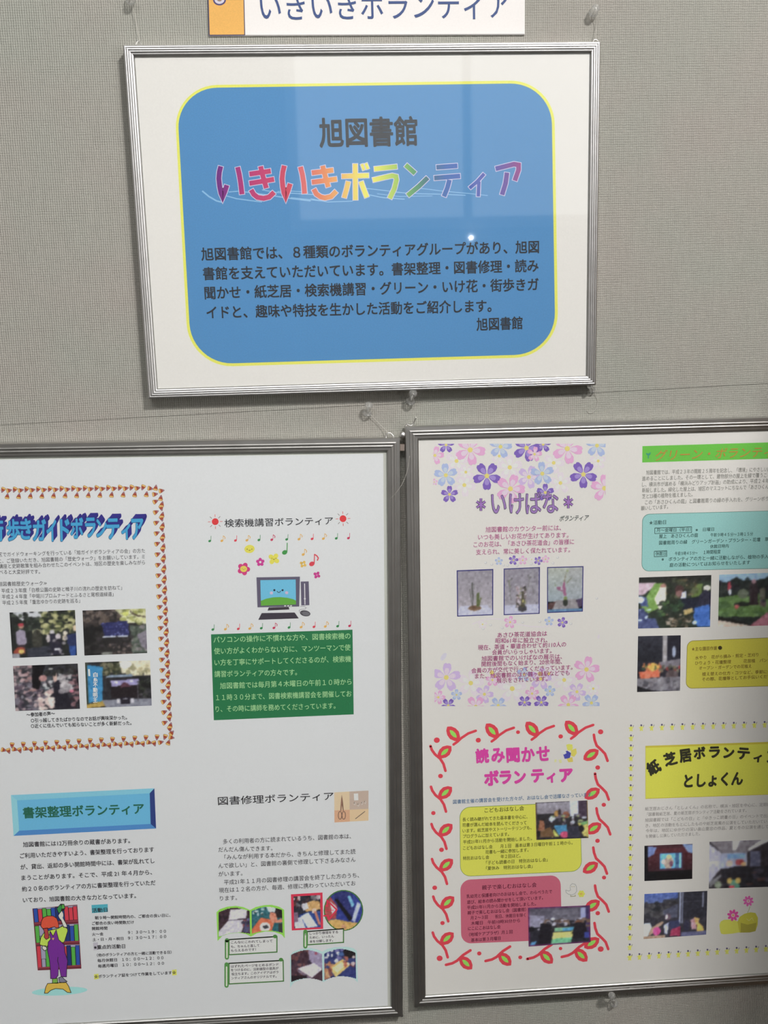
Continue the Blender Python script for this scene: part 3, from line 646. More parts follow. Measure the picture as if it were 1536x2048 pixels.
RL = (197,192,192)
p3 = page([(-8,1562),(346,1548),(368,2014),(8,2030)], PAPER, LFF, 'page on shelf tidying with a drawing of a child reaching for a book')
k = Ink(RL)
A, B, C_, D_ = (21.8,1590.2),(308.8,1576.6),(312.2,1657),(27.2,1671.8); a, b, c, d = (34.1,1600.8),(299.4,1586.5),(301.3,1647.8),(38.3,1661.4)
for q_, col in (((A,B,b,a),(112,176,224)), ((A,a,d,D_),(126,184,220)), ((D_,d,c,C_),(62,122,184)), ((b,B,C_,c),(38,54,118)), ((a,b,c,d),(86,162,212))): k.fillpx(list(q_), col, 1)
k.build('title_panel', p3, 'blue bevelled title panel')
k = Ink(RL); k.text('書架整理ボランティア', 46,1625.5, 288,1616.5, 24, (24,92,72), .022)
for a in (('旭図書館には12万冊余りの蔵書があります。', 46,1689, 260,1681), ('ご利用いただきやすいよう、書架整理を行っております', 40,1711.5, 308,1698.5), ('が、貸出、返却の多い開館時間中には、書架が乱れてし', 41,1734, 309,1721),
          ('まうことがあります。そこで、平成 21 年４月から、', 43,1755.5, 304,1744), ('約２０名のボランティアの方に書架整理を行っていただ', 44,1778, 311,1765), ('いており、旭図書館の大きな力となっています。', 46,1800, 272,1791)):
    k.text(*a, 11.3, (40,34,42), .014)
k.fillpx([(183,1810),(215.4,1808),(216,1823.8),(184,1826.3)], (60,158,176), 1); k.fillpx([(186.4,1885),(195.6,1884.5),(196.4,1899.5),(187.4,1900.5)], (172,164,176), 1)
k.fillpx([(188,1948.5),(197,1947.5),(197.8,1957.5),(188.8,1959)], (222,216,60), 1); k.fillpx([(344,1940),(353,1938.5),(353.6,1950),(344.6,1951)], (222,216,60), 1)
for st, x0, y0, x1_, y1_, h_ in (('活動日', 184,1820.5, 215,1819, 9.5), ('朝９時〜開館時間内の、ご都合の良い日に、', 190,1835.5, 341,1830, 7.6), ('ご都合の良い時間数だけ', 184,1846.5, 268,1844, 7.6), ('開館時間', 184,1857, 215,1856, 7.4),
        ('火〜金', 184,1868.5, 207,1867.5, 7), ('９：３０〜１９：００', 256,1864.5, 332,1862, 7.6), ('土・日・月・祝日', 185,1879, 247,1876.5, 7.2), ('９：３０〜１７：００', 256,1875.8, 332.5,1872.6, 7.6), ('※重点的活動日', 188,1894.5, 250.5,1892, 9.4),
        ('（他のボランティアの方と一緒に活動できる日）', 194,1910, 343,1904, 7.2), ('毎月休館日', 195,1921, 234,1919, 7.6), ('１０：００〜１２：００', 244,1918.8, 327,1915, 7.6), ('毎週月曜日', 196,1932, 235,1930, 7.6), ('１０：００〜１２：００', 245,1929.3, 328,1926, 7.6), ('☆ボランティア証をつけて作業をしています☆', 188.5,1953, 352,1944.5, 7.6)):
    k.text(st, x0, y0, x1_, y1_, h_, (44,38,46), .018)
k.build('lettering', p3)
k = Ink(RL, (0,1780), 4.042); BK = (36,30,36)
k.ell(482,818,225,34,(142,200,220),1,-3,28)
k.poly([(262,150),(625,118),(658,635),(305,650)], (110,34,50), 1)
rows = [((268,150),(622,125),(630,240),(278,262)), ((280,290),(632,272),(638,412),(292,428)), ((294,452),(642,440),(650,612),(305,628))]
cols = {'b':(30,70,160),'r':(200,46,66),'g':(70,160,50),'x':(150,144,170),'d':(24,44,110)}
for (a, b, c, d), seq in zip(rows, ('brggbdbrrr','gxbbxxbdbg','rxgbxxrdgb')):
    k.poly([a, b, c, d], (150,144,170), 2); n_ = len(seq)
    for i, ch in enumerate(seq):
        u0, u1 = i/n_, (i+1)/n_; hh = (0, .06, .02, .1, .03)[i % 5] if ch != 'x' else .6
        lp = lambda p, q_, t: (p[0]+(q_[0]-p[0])*t, p[1]+(q_[1]-p[1])*t)
        t0, t1, b0, b1 = lp(a,b,u0), lp(a,b,u1), lp(d,c,u0), lp(d,c,u1)
        t0, t1 = lp(t0,b0,hh), lp(t1,b1,hh); k.poly([t0, t1, b1, b0], BK, 2.5); k.poly([(t0[0]+3,t0[1]+3),(t1[0]-3,t1[1]+3),(b1[0]-3,b1[1]-2),(b0[0]+3,b0[1]-2)], cols[ch], 3)
for y0 in (268, 434, 630): k.line([(280+(y0-268)*.07,y0),(632+(y0-268)*.07,y0-20)], 12, (140,50,64), 4)
def ol(P, col, L=6, w_=5): k.poly(P, col, L); k.line(P, w_, BK, L+.5, closed=True)
k.poly([(455,150),(490,110),(520,112),(528,150),(490,195),(470,185)], BK, 5); k.poly([(462,150),(490,118),(500,140),(488,185),(474,180)], (30,130,60), 5.3); k.poly([(500,120),(516,118),(522,146),(502,150)], (70,160,50), 5.3)
ol([(470,205),(480,190),(500,165),(512,185),(515,205),(510,225),(540,280),(545,300),(515,300),(495,245),(478,225)], (236,196,186))
ol([(345,450),(340,470),(360,490),(380,480),(372,450)], (236,196,186))
ol([(330,385),(352,350),(400,325),(470,310),(505,290),(545,310),(548,330),(520,420),(470,430),(400,420),(380,460),(320,440)], (176,206,50))
ol([(405,330),(430,372),(455,320),(475,400),(520,440),(525,500),(548,570),(540,640),(538,700),(495,700),(475,605),(470,690),(450,715),(410,715),(408,640),(400,560),(385,490),(390,420),(412,395),(400,360)], (112,30,140), 7.2)
k.line([(475,605),(466,570),(470,540)], 5, BK, 8)
ol([(335,250),(350,222),(385,208),(430,208),(460,228),(472,262),(478,300),(455,305),(440,295),(400,308),(350,315),(330,290)], (206,70,40), 8.4)
ol([(350,310),(385,305),(392,345),(398,385),(375,398),(358,380),(362,345)], (170,50,50), 9.2)
k.poly([(420,388),(440,385),(430,405)], (226,160,50), 8)
ol([(425,715),(465,712),(468,752),(425,752)], (110,160,50)); ol([(475,708),(500,698),(520,720),(543,738),(520,748),(482,745)], (120,116,140))
ol([(385,755),(535,745),(555,775),(575,828),(545,826),(510,800),(450,795),(410,810),(385,833),(360,833),(370,785)], (232,164,40))
k.build('child_drawing', p3, 'printed child in purple overalls on an orange step', None)

p4 = page([(396,1556),(752,1542),(768,1996),(414,2012)], PAPER, LFF, 'page on book mending with scissors picture and book shaped photographs')
k = Ink(RL)
k.text('図書修理ボランティア', 436,1602, 667,1591.5, 18, (34,30,36), .006)
for a in (('多くの利用者の方に読まれているうち、図書館の本は、', 446,1683, 702,1672), ('だんだん傷んできます。', 437,1699, 545,1696), ('「みんなが利用する本だから、きちんと修理してまた読', 449,1714.5, 711,1702.5), ('んで欲しい」と、図書館の裏側で修理して下さるみなさん', 437,1731.5, 711,1718.5),
          ('がいます。', 437,1748, 485,1746), ('平成21年１１月の図書修理の講習会を終了した方のうち、', 448,1764.5, 718,1750), ('現在は１２名の方が、毎週、修理に携わっていただいてお', 438,1780.5, 711,1766), ('ります。', 440,1796.5, 474,1795)):
    k.text(*a, 11, (62,56,62), .002)
for a in (('こんなにこわれてしまって', 462,1884.5, 545,1881.5), ('も、ちゃんと直して', 462,1893, 519,1890.5), ('もらえるのです！', 462,1901, 512,1898.5), ('はずれたページをとめるボンド', 462,1932.5, 557,1928.5), ('をつけるのに、注射器型の道具が', 462,1940, 557,1936), ('役立ちます。このアイデアはボラ', 463,1948, 557,1943.7), ('ンティアさんのオリジナルです。', 463,1956, 553,1952),
          ('しっかり修理をする', 619,1867, 676,1863.5), ('ために、いったん', 619,1875, 668,1872), ('本を分解します。', 619,1883, 666,1880)):
    k.text(*a, 6.2, (58,44,58), .018)
k.build('lettering', p4)
k = Ink(RL, (400,1560), 4.042)
k.poly([(1085,100),(1208,93),(1210,240),(1086,246)], (206,176,144), 1); k.poly([(1208,93),(1362,85),(1362,233),(1210,240)], (178,154,142), 1)
k.poly([(1086,246),(1210,240),(1211,336),(1087,343)], (200,150,118), 1); k.poly([(1210,240),(1362,233),(1362,328),(1211,336)], (204,172,136), 1)
k.poly([(1243,110),(1278,108),(1280,163),(1246,165)], (222,208,216), 2)
for q_ in ((1250,190,8),(1280,200,9),(1310,188,9),(1335,180,8)): k.line([(q_[0]-q_[2],q_[1]),(q_[0],q_[1]-12),(q_[0]+q_[2],q_[1]),(q_[0],q_[1]+12)], 2.5, (210,192,190), 2, closed=True)
k.poly([(1147,118),(1156,180),(1162,248),(1155,250),(1146,190)], (120,84,70), 2); k.poly([(1144,118),(1150,190),(1142,250),(1134,248),(1138,180)], (140,100,84), 2.5)
for cx in (1132,1162): k.line([(cx+14*math.cos(t/8*math.pi), 285+32*math.sin(t/8*math.pi)) for t in range(0, 17)], 5, (104,76,70), 3)
k.line([(1256,314),(1334,253)], 6, (110,90,84), 2)
k.at((400,1780), 4.042); GB = (132,196,56); GD = (62,112,48)
k.poly([(133,180),(160,155),(220,135),(290,128),(350,138),(405,162),(450,138),(520,122),(580,120),(640,135),(680,160),(685,390),(660,360),(600,338),(530,335),(460,350),(412,376),(370,355),(310,345),(240,352),(180,372),(142,412)], GB, 1)
k.poly([(735,35),(990,20),(996,314),(742,327)], (206,34,70), 1); k.ell(1160,165,160,166,GD,1,n=30)
k.poly([(728,530),(752,500),(820,476),(890,468),(950,480),(988,498),(1030,475),(1090,462),(1180,458),(1240,470),(1268,492),(1276,748),(1240,715),(1180,698),(1090,700),(1040,715),(1002,745),(960,725),(890,710),(820,722),(760,745),(728,790)], (168,204,220), 1)
for A, B, C_, D_, L0, rr_ in (((235,400),(622,375),(622,500),(235,522),(218,405,545),(607,374)), ((235,592),(672,568),(675,735),(235,758),(215,600,772),(655,562)), ((868,335),(1160,312),(1160,422),(868,442),(852,335,455),None)):
    k.poly([A, B, C_, D_], (200,196,196), 5.4); k.line([A, B, C_, D_], 9, GD, 6, closed=True); x_, y0, y1 = L0
    k.line([(x_, y0), (x_, y1)], 34, (74,134,60), 6.5, cap=True); k.line([(x_, y0+22), (x_, y1-2)], 12, (196,220,180), 7, cap=True)
    if rr_: k.ell(rr_[0], rr_[1], 17, 15, (66,124,50), 7)
k.build('book_drawings', p4, 'printed book and scroll outlines in green, red and blue')
def zq(x0,y0,x1,y1,x2,y2,x3,y3, o=(400,1780), s=4.042): return [(o[0]+x/s, o[1]+y/s) for x, y in ((x0,y0),(x1,y1),(x2,y2),(x3,y3))]
arch = lambda U_, V_: (V_ > 14-14*np.sin(np.clip(U_, 0, 100)/100*math.pi)) & (V_ < 100-10*np.sin(U_/100*math.pi))
photo('photograph', zq(150,148,400,140,405,352,152,380), [('r',0,0,100,100,(60,36,44)), ('s',30,(0,0,50,60),5,[(40,26,36),(90,50,50),(70,40,60)]), ('p',[(38,8),(92,4),(88,40),(32,44)],(200,190,204)), ('p',[(30,46),(86,44),(72,92),(0,98),(0,80)],(194,184,200)),
    ('r',32,43,86,46,(80,66,90)), ('p',[(88,44),(100,40),(100,90),(76,90)],(70,66,110)), ('s',12,(78,45,100,95),5,[(90,84,140),(130,50,60),(50,44,70)]), ('n',5)], p4, RL, 11, 50, 44, arch)
photo('photograph', zq(417,140,662,132,668,345,420,352), [('r',0,0,100,100,(30,100,116)), ('p',[(60,0),(100,0),(100,45),(66,40)],(44,30,34)), ('p',[(48,0),(80,0),(76,22),(56,20)],(190,206,222)), ('s',18,(0,0,45,30),5,[(180,200,210),(40,120,140),(220,226,230),(50,60,60)]),
    ('p',[(0,84),(30,40),(76,52),(62,100),(0,100)],(226,96,54)), ('p',[(60,20),(78,26),(84,52),(98,44),(100,60),(66,62),(58,40)],(222,120,90)), ('e',43,76,17,18,(222,206,210)), ('p',[(34,72),(50,68),(56,78),(42,84)],(60,60,70)), ('r',86,64,100,100,(60,56,60)), ('n',5)], p4, RL, 12, 50, 44, arch)
photo('photograph', zq(756,52,972,40,976,300,762,310), [('r',0,0,100,100,(40,40,56)), ('s',40,(0,0,100,40),6,[(70,40,50),(190,170,180),(150,60,50),(34,30,44),(120,110,120)]), ('p',[(30,30),(70,16),(96,20),(100,44),(46,50)],(206,150,80)), ('p',[(30,26),(50,22),(56,40),(36,46)],(196,190,210)),
    ('p',[(20,58),(58,50),(100,50),(100,100),(20,100)],(30,60,150)), ('p',[(26,62),(54,52),(88,96),(50,100)],(200,204,216)), ('p',[(0,72),(28,64),(44,100),(4,100)],(190,188,210)), ('r',0,50,16,80,(120,90,120)), ('e',76,48,9,8,(222,180,160)), ('p',[(74,50),(84,50),(100,92),(92,94)],(200,110,90)), ('n',5)], p4, RL, 13, 50, 54)
photo('photograph', zq(1010,8,1310,8,1310,322,1010,322), [('r',0,0,100,100,(36,50,150)), ('p',[(20,0),(70,0),(80,60),(66,76),(30,34)],(40,44,120)), ('p',[(26,22),(34,20),(74,70),(66,78)],(20,18,30)), ('p',[(60,14),(68,12),(80,36),(72,42)],(100,176,220)), ('p',[(86,28),(96,34),(80,80),(72,74)],(170,176,220)),
    ('p',[(0,30),(14,14),(34,40),(30,70),(0,74)],(180,60,60)), ('p',[(14,26),(30,40),(34,48),(20,60)],(206,196,206)), ('p',[(0,76),(30,72),(60,78),(92,82),(80,100),(0,100)],(212,158,70)), ('e',50,92,6,8,(200,130,90)), ('n',5)], p4, RL, 14, 56, 56, lambda U_, V_: (U_-50)**2+(V_-50)**2 < 2480)
photo('photograph', zq(736,488,985,482,990,735,738,742), [('r',0,0,100,100,(76,44,60)), ('s',40,(0,0,60,90),6,[(60,34,50),(110,54,60),(50,36,60),(130,70,70)]), ('p',[(56,0),(100,0),(100,60),(72,50),(58,30)],(150,130,170)), ('p',[(20,58),(74,42),(100,62),(66,88)],(206,196,214)), ('p',[(20,60),(66,90),(64,98),(20,66)],(120,100,130)), ('e',80,12,5,4,(170,60,90)), ('r',0,80,50,100,(40,24,34)), ('n',5)], p4, RL, 15, 50, 50, arch)
photo('photograph', zq(1004,480,1256,472,1262,715,1006,728), [('r',0,0,100,100,(40,50,120)), ('p',[(58,0),(100,0),(100,34),(66,30)],(34,26,34)), ('s',26,(0,0,60,40),5,[(60,100,170),(40,44,110),(110,100,170),(220,214,214)]), ('p',[(16,60),(58,34),(84,52),(36,92)],(232,180,90)), ('p',[(26,62),(56,44),(66,54),(40,78)],(246,220,150)), ('s',16,(0,46,26,100),6,[(190,110,70),(150,70,60),(220,160,100)]),
    ('s',16,(60,24,100,60),5,[(190,90,70),(220,190,190),(120,50,60)]), ('p',[(60,80),(84,66),(100,74),(100,100),(50,100)],(44,54,130)), ('n',5)], p4, RL, 16, 50, 50, arch)
k = Ink(RL, (400,1780), 4.042)
k.line([(1012,130),(1030,128),(1028,84),(1105,158),(1042,240),(1034,206),(998,208)], 13, (206,34,70), 5); k.line([(1012,165),(1080,163)], 5, (206,34,70), 5)
k.build('red_arrow', p4, 'red printed arrow between the two photographs')

# ------------------------------------------------------------------ lower right frame
RR = (214,212,200)
p5 = page([(856,886),(1226,877),(1226,1424),(866,1438)], PAPER_W, RTF, 'page on flower arranging with pink and violet blossoms')
k = Ink(RR); FC = {'P':((228,162,194),(238,196,212)), 'V':((124,92,176),(160,136,196)), 'B':((164,178,216),(188,198,222)), 'L':((222,206,210),(228,216,214)), 'v':((200,174,208),(216,198,216)), 'o':((230,196,120),(236,214,150))}
def blossom(x, y, r, t, rot=0, L=1.0, cen=True):
    out, inn = FC[t]
    for i in range(5):
        a = math.radians(rot-90+72*i); ca, sa = math.cos(a), math.sin(a)
        for pts, col, dl in (([(.06,0),(.30,.17),(.62,.30),(.90,.25),(1.0,.12),(.94,0),(1.0,-.12),(.90,-.25),(.62,-.30),(.30,-.17)], out, 0), ([(.06,0),(.25,.10),(.45,.17),(.62,.12),(.66,0),(.62,-.12),(.45,-.17),(.25,-.10)], inn, .5)):
            k.poly([(x+(u*ca-v*sa)*r, y+(u*sa+v*ca)*r) for u, v in pts], col, L+dl+i*.04)
    if cen: k.ell(x, y, r*.17, r*.17, (232,204,100), L+1.2, n=9)
k.at((850,870), 4.042); k.cl = (866, 887.5, 1211, 1012)
for q_ in ((255,210,95,'L',10,.8),(318,405,95,'L',30,.8),(685,262,105,'L',0,.8),(1040,225,90,'L',20,.8),(1095,388,90,'L',0,.8),(330,300,70,'L',50,.8),(1400,210,70,'L',0,.8),(600,170,70,'L',20,.8),(840,340,95,'v',20,.9),
           (75,380,28,'P',0,1),(80,165,75,'P',15,2),(170,80,68,'V',0,2.5),(365,120,125,'P',25,3),(610,95,95,'B',10,3),(820,105,112,'V',20,4),(885,155,62,'P',10,5),(955,75,68,'V',0,5),(1150,110,125,'P',25,3),(1390,85,95,'B',5,3),
           (168,325,96,'B',-5,3),(500,330,115,'V',36,4),(690,435,120,'P',20,5),(948,312,96,'B',-5,4),(1280,318,112,'V',36,4),(1450,430,112,'P',0,5),(198,480,70,'V',0,4),(972,465,72,'V',0,4)):
    blossom(*q_)
k.cl = (869, 1110, 1199, 1412)
k.at((850,1110), 4.042)
for q_ in ((150,825,45,'v',200,1),):
    k.ell(150,822,36,18,(206,200,220),1,-55)
k.ell(1412,655,26,14,(216,206,214),1,-50); k.at((850,870),4.042); k.ell(148,932,32,18,(196,192,214),1,-50); k.at((850,1110),4.042)
for q_ in ((370,1035,110,'L',10,.8),(705,1080,120,'L',0,.8),(1125,1010,95,'L',20,.8),(100,1150,60,'L',0,.8),(560,980,80,'L',20,.8),(1000,960,80,'L',0,.8),(1360,1080,60,'L',0,.8),(172,990,118,'v',5,1.5),(480,1125,75,'v',20,2),(1228,1105,75,'v',30,2),(935,1000,90,'v',10,1.5),
           (1305,925,108,'P',12,3),(545,1010,55,'P',0,2.5),(800,965,60,'B',10,2.5),(255,1130,46,'B',0,3),(1010,1100,46,'B',0,3),(108,1150,58,'P',20,3),(865,1120,58,'P',0,3),(188,1215,60,'V',36,4),(410,1225,90,'P',36,4),(592,1215,70,'B',36,4),(805,1190,55,'V',180,4),(940,1190,60,'V',36,4),(1158,1210,88,'P',36,4),(1345,1195,75,'B',36,4)):
    blossom(*q_)
k.ell(540,950,18,18,(236,204,96),6); k.ell(930,960,18,18,(236,204,96),6)
k.cl = None
for q_ in ((597,50,33,'B',0),(715,42,40,'V',10),(790,42,38,'P',0),(862,35,28,'L',0),(915,46,36,'V',20),(975,34,32,'P',0),(465,560,38,'L',0),(688,543,52,'P',10),(1003,535,38,'B',0),(1110,545,44,'V',15)): blossom(*q_, 2)
k.line([(380,560),(440,535),(500,518),(580,515),(660,530),(750,560),(850,578),(950,582),(1050,570),(1130,545),(1200,500)], 10, (226,208,220), 1)
for x, y in ((490,62),(540,76),(635,82),(668,84),(745,86),(860,72),(1035,66),(1072,20),(470,596),(530,566),(625,590),(790,545),(928,540),(1180,556),(1388,350)):
    k.ell(x, y, 12, 10, (196,192,186), 1, n=10); k.ell(x-2, y-2, 8, 7, (222,216,208), 1.5, n=10)
k.build('blossom_print', p5, 'printed pink, violet and blue blossoms', None)
k = Ink(RR)
for c, x, y, w_, h_ in (('い',997.5,1007.5,28,37),('け',1033,1007.5,28,40),('ば',1067,1005.5,31,42),('な',1101,1004,30,42)):
    k.char(c, x, y, w_+2.4, h_+2.4, -2, (92,78,104), .028, 7); k.char(c, x, y, w_, h_, -2, (158,118,178), .004, 8)
for x, y in ((961.8,1009),(1136.5,1004)):
    for i in range(3):
        a = math.radians(30+60*i); P_ = [(x-10*math.cos(a), y-12.5*math.sin(a)), (x+10*math.cos(a), y+12.5*math.sin(a))]
        k.line(P_, 5.4, (92,78,104), 7); k.line(P_, 3, (160,110,180), 8)
k.text('ボランティア', 1119,1037, 1177,1035, 11.5, (56,66,62), .012, slant=.25)
for a in (('旭図書館のカウンター前には、', 971,1059, 1122,1055), ('いつも美しいお花が生けてあります。', 956,1074, 1137,1069.5), ('このお花は、「あさひ茶花道会」の皆様に', 947,1089, 1148,1083), ('支えられ、常に美しく保たれています。', 952,1104, 1140,1099)):
    k.text(*a, 11.2, (186,96,140), .004, L=9)
for a in (('あさひ茶花道協会は', 995,1270, 1094,1266.5), ('昭和61年に設立され、', 991,1281, 1095,1279.5), ('現在、茶道・華道合わせて約110人の', 956,1295, 1132,1288), ('会員がいらっしゃいます。', 984,1304.5, 1103,1301), ('旭図書館でのいけばなの展示は、', 963,1317, 1124,1312.5),
          ('開館後間もなく始まり、20余年間、', 963,1328, 1124,1322.5), ('会員の方が交代で行ってくださっています。', 943,1341, 1145,1334), ('また、旭図書館のほか鶴ヶ峰駅などでも', 950,1352, 1139,1345), ('展示をされています。', 993,1361, 1095,1357)):
    k.text(*a, 10.6, (170,70,122), .006, L=9)
k.build('lettering', p5)
def z5(*a): return zq(*a, o=(850,1110))
k = Ink(RR, (850,1110), 4.042)
for q_ in ([(256,124),(552,113),(551,486),(260,498)], [(636,110),(929,97),(927,475),(636,486)], [(987,98),(1281,90),(1276,457),(987,469)]): k.poly(q_, (44,42,116), 1)
k.build('picture_border', p5, 'navy borders round the three arrangement photographs')
BGg = [('g',0,0,100,80,(150,142,148),(170,160,164))]
photo('photograph', z5(264,132,544,122,543,478,268,490), BGg+[('r',0,78,100,100,(190,190,206)), ('p',[(0,88),(10,76),(80,74),(100,92),(100,76),(0,76)],(176,168,170)), ('e',49,84,19,6,(140,104,70)), ('e',49,82,17,4,(120,84,56)), ('p',[(40,26),(42,80),(44,80),(43,26)],(90,92,84)), ('p',[(34,40),(40,78),(42,78),(36,40)],(100,100,90)),
    ('p',[(46,30),(43,78),(44,78),(48,30)],(110,108,100)), ('p',[(56,50),(61,50),(62,82),(54,82)],(96,110,50)), ('p',[(64,62),(69,60),(62,82),(59,80)],(110,120,60)), ('e',58,60,4,10,(90,104,50)), ('n',3)], p5, RR, 21, 50, 64)
photo('photograph', z5(643,117,921,104,919,468,643,478), BGg+[('g',0,0,100,80,(146,138,146),(156,148,154)), ('r',0,80,100,100,(186,186,204)), ('s',70,(36,40,62,86),3,[(80,74,60),(130,110,110),(190,160,160),(56,50,50),(150,150,90),(200,186,190)]), ('e',52,88,13,7,(70,66,70)), ('p',[(50,50),(56,50),(58,86),(48,86)],(90,84,60)),
    ('p',[(13,30),(15,30),(20,68),(18,68)],(110,110,100)), ('s',8,(10,22,22,50),2,[(130,134,100),(110,110,100)]), ('p',[(74,14),(76,14),(64,62),(62,62)],(130,128,120)), ('s',14,(66,8,86,45),2,[(130,130,124),(150,150,140)]), ('p',[(80,40),(82,40),(86,60),(84,60)],(120,118,110)), ('e',54,72,3,3,(210,196,90)), ('n',3)], p5, RR, 22, 50, 64)
photo('photograph', z5(994,105,1273,98,1269,450,994,461), [('g',0,0,60,76,(176,180,160),(150,166,170)), ('g',60,0,100,76,(170,170,160),(156,166,168)), ('p',[(24,74),(80,72),(92,96),(8,98)],(150,142,140)), ('r',0,94,100,100,(80,130,170)), ('p',[(0,80),(24,76),(14,92),(0,94)],(96,60,56)), ('p',[(82,74),(100,70),(100,88),(90,92)],(80,60,90)),
    ('e',51,80,8,7,(52,56,46)), ('e',51,70,6,4,(140,156,80)), ('p',[(42,44),(48,26),(50,40),(54,64),(46,64)],(164,84,122)), ('e',32,46,6,3,(156,84,120)), ('p',[(28,46),(46,52),(46,56),(28,50)],(150,90,120)), ('p',[(46,30),(52,12),(54,12),(49,34)],(150,140,110)), ('e',56,8,4,3,(150,160,110)), ('p',[(54,34),(68,22),(68,25),(55,38)],(130,130,100)), ('e',22,40,3,2,(130,146,110)), ('n',3)], p5, RR, 23, 50, 64)

RG = (198,190,180)
p6 = page([(1248,884),(1606,870),(1606,1408),(1250,1420)], PAPER_W, RTF, 'page with green title bar, teal box and garden photographs')
k = Ink((206,200,188))
k.fillpx([(1284.8,892.2),(1590,883.2),(1590,915.8),(1284.4,925)], (92,180,44), 1)
k.poly([(1292,906),(1297,907),(1302,904),(1300,910),(1297.5,911),(1297.5,917),(1295.5,917),(1295.5,911),(1292.5,909)], (40,140,110), 2)
k.build('green_bar', p6, 'bright green title bar')
k = Ink(RG)
k.rr([(1284.5,1028),(1590,1020),(1590,1136),(1283,1143)], 15, (84,124,110), 1); k.rr([(1285.5,1029),(1589,1021),(1589,1135),(1284,1142)], 14.5, (132,178,168), 2)
k.build('teal_panel', p6, 'pale teal rounded text box')
k = Ink((168,156,140))
k.rr([(1374,1281.5),(1590,1273),(1590,1371),(1371.5,1377.5)], 13, (110,92,30), 1); k.rr([(1375,1282.5),(1589,1274),(1589,1370),(1372.5,1376.5)], 12.5, (160,142,24), 2)
k.build('yellow_panel', p6, 'mustard yellow rounded text box')
k = Ink((206,200,188)); k.text('グリーン・ボランティア', 1311,911, 1572,902, 21, (188,124,40), .004, slant=.22)
k.ref = RG
for a in (('旭図書館では、平成２３年の開館２５周年を記念し、「環境」にやさしい図書', 1292,945, 1549,938), ('進めることにしました。その一環として、建物部分の屋上を緑で覆うことに', 1284,957, 1549,949.5), ('し、横浜市が進める「横浜みどりアップ計画」の助成により、平成２４年に', 1284,969, 1545,961),
          ('新設しました。緑化した屋上は、旭区のマスコットにちなんで「あさひくん', 1284,980.5, 1537,973), ('芝と23種の植物を植えました。', 1284,992.5, 1385,988.5), ('この「あさひくんの庭」と図書館周りの緑の手入れを、グリーンボランティ', 1290,1004.5, 1560,996.5), ('願いしています。', 1282,1016.5, 1336,1013)):
    k.text(*a, 9, (128,122,112), .002)
DT = (58,88,82)
for a in (('★活動日', 1298,1045.5, 1332,1044, 8.5), ('月〜金曜日（平日）', 1313,1060.5, 1381,1058.7, 7.5), ('※　日曜日', 1391,1059.5, 1428,1058, 7.5), ('屋上　あさひくんの庭', 1318,1072.5, 1396,1070, 8), ('午前９時４５分〜３時１５分', 1421,1069.8, 1506,1067.5, 7.5), ('図書館周りの緑　グリーンガーデン・プランター・花壇　草花', 1318,1085.5, 1545,1078, 8),
          ('休館日時内', 1420,1093, 1457,1091.5, 7.5), ('休館日', 1311,1107.5, 1332,1106.5, 8.5), ('午前９時４５分〜', 1350,1107, 1395,1105.5, 7.5), ('１時間程度', 1407,1104.5, 1441,1103, 8), ('※　ボランティアの方と一緒に活動しながら、植物の手入れ', 1323,1118.5, 1545,1112.5, 8), ('庭の活動についてはお知らせをいたします', 1339,1130, 1500,1124.5, 8)):
    k.text(*a[:5], a[5], DT, .008)
for q_ in ([(1309.5,1056),(1383,1053.5),(1383,1065),(1309.5,1067)], [(1308.5,1102.5),(1333.5,1101.3),(1333.5,1112.5),(1308.5,1113.5)]): k.line(q_, 1, DT, 6, closed=True)
k.ref = (168,156,140)
for a in (('★主な園芸作業', 1383,1298, 1434,1296, 8), ('水やり　花がら摘み・剪定・芝刈り　　害虫', 1390,1315.5, 1550,1307.5, 7.5), ('ひりょう・花壇整理　　　花苗植　パンジー', 1390,1326, 1550,1319.5, 7.5), ('オープン・ガーデンでの花植え', 1398,1336, 1503,1332, 7.5), ('植え替えの仕方・コツなど、季節に合わ', 1404,1348, 1550,1342.5, 7.5), ('その際、花壇等としてお手伝いくださる', 1404,1358.5, 1550,1352, 7.5)):
    k.text(*a[:5], a[5], (100,72,14), .008)
k.ell(1440,1295.5,4,4,(48,36,14),7,n=14)
k.build('lettering', p6)
RP = (176,164,148)
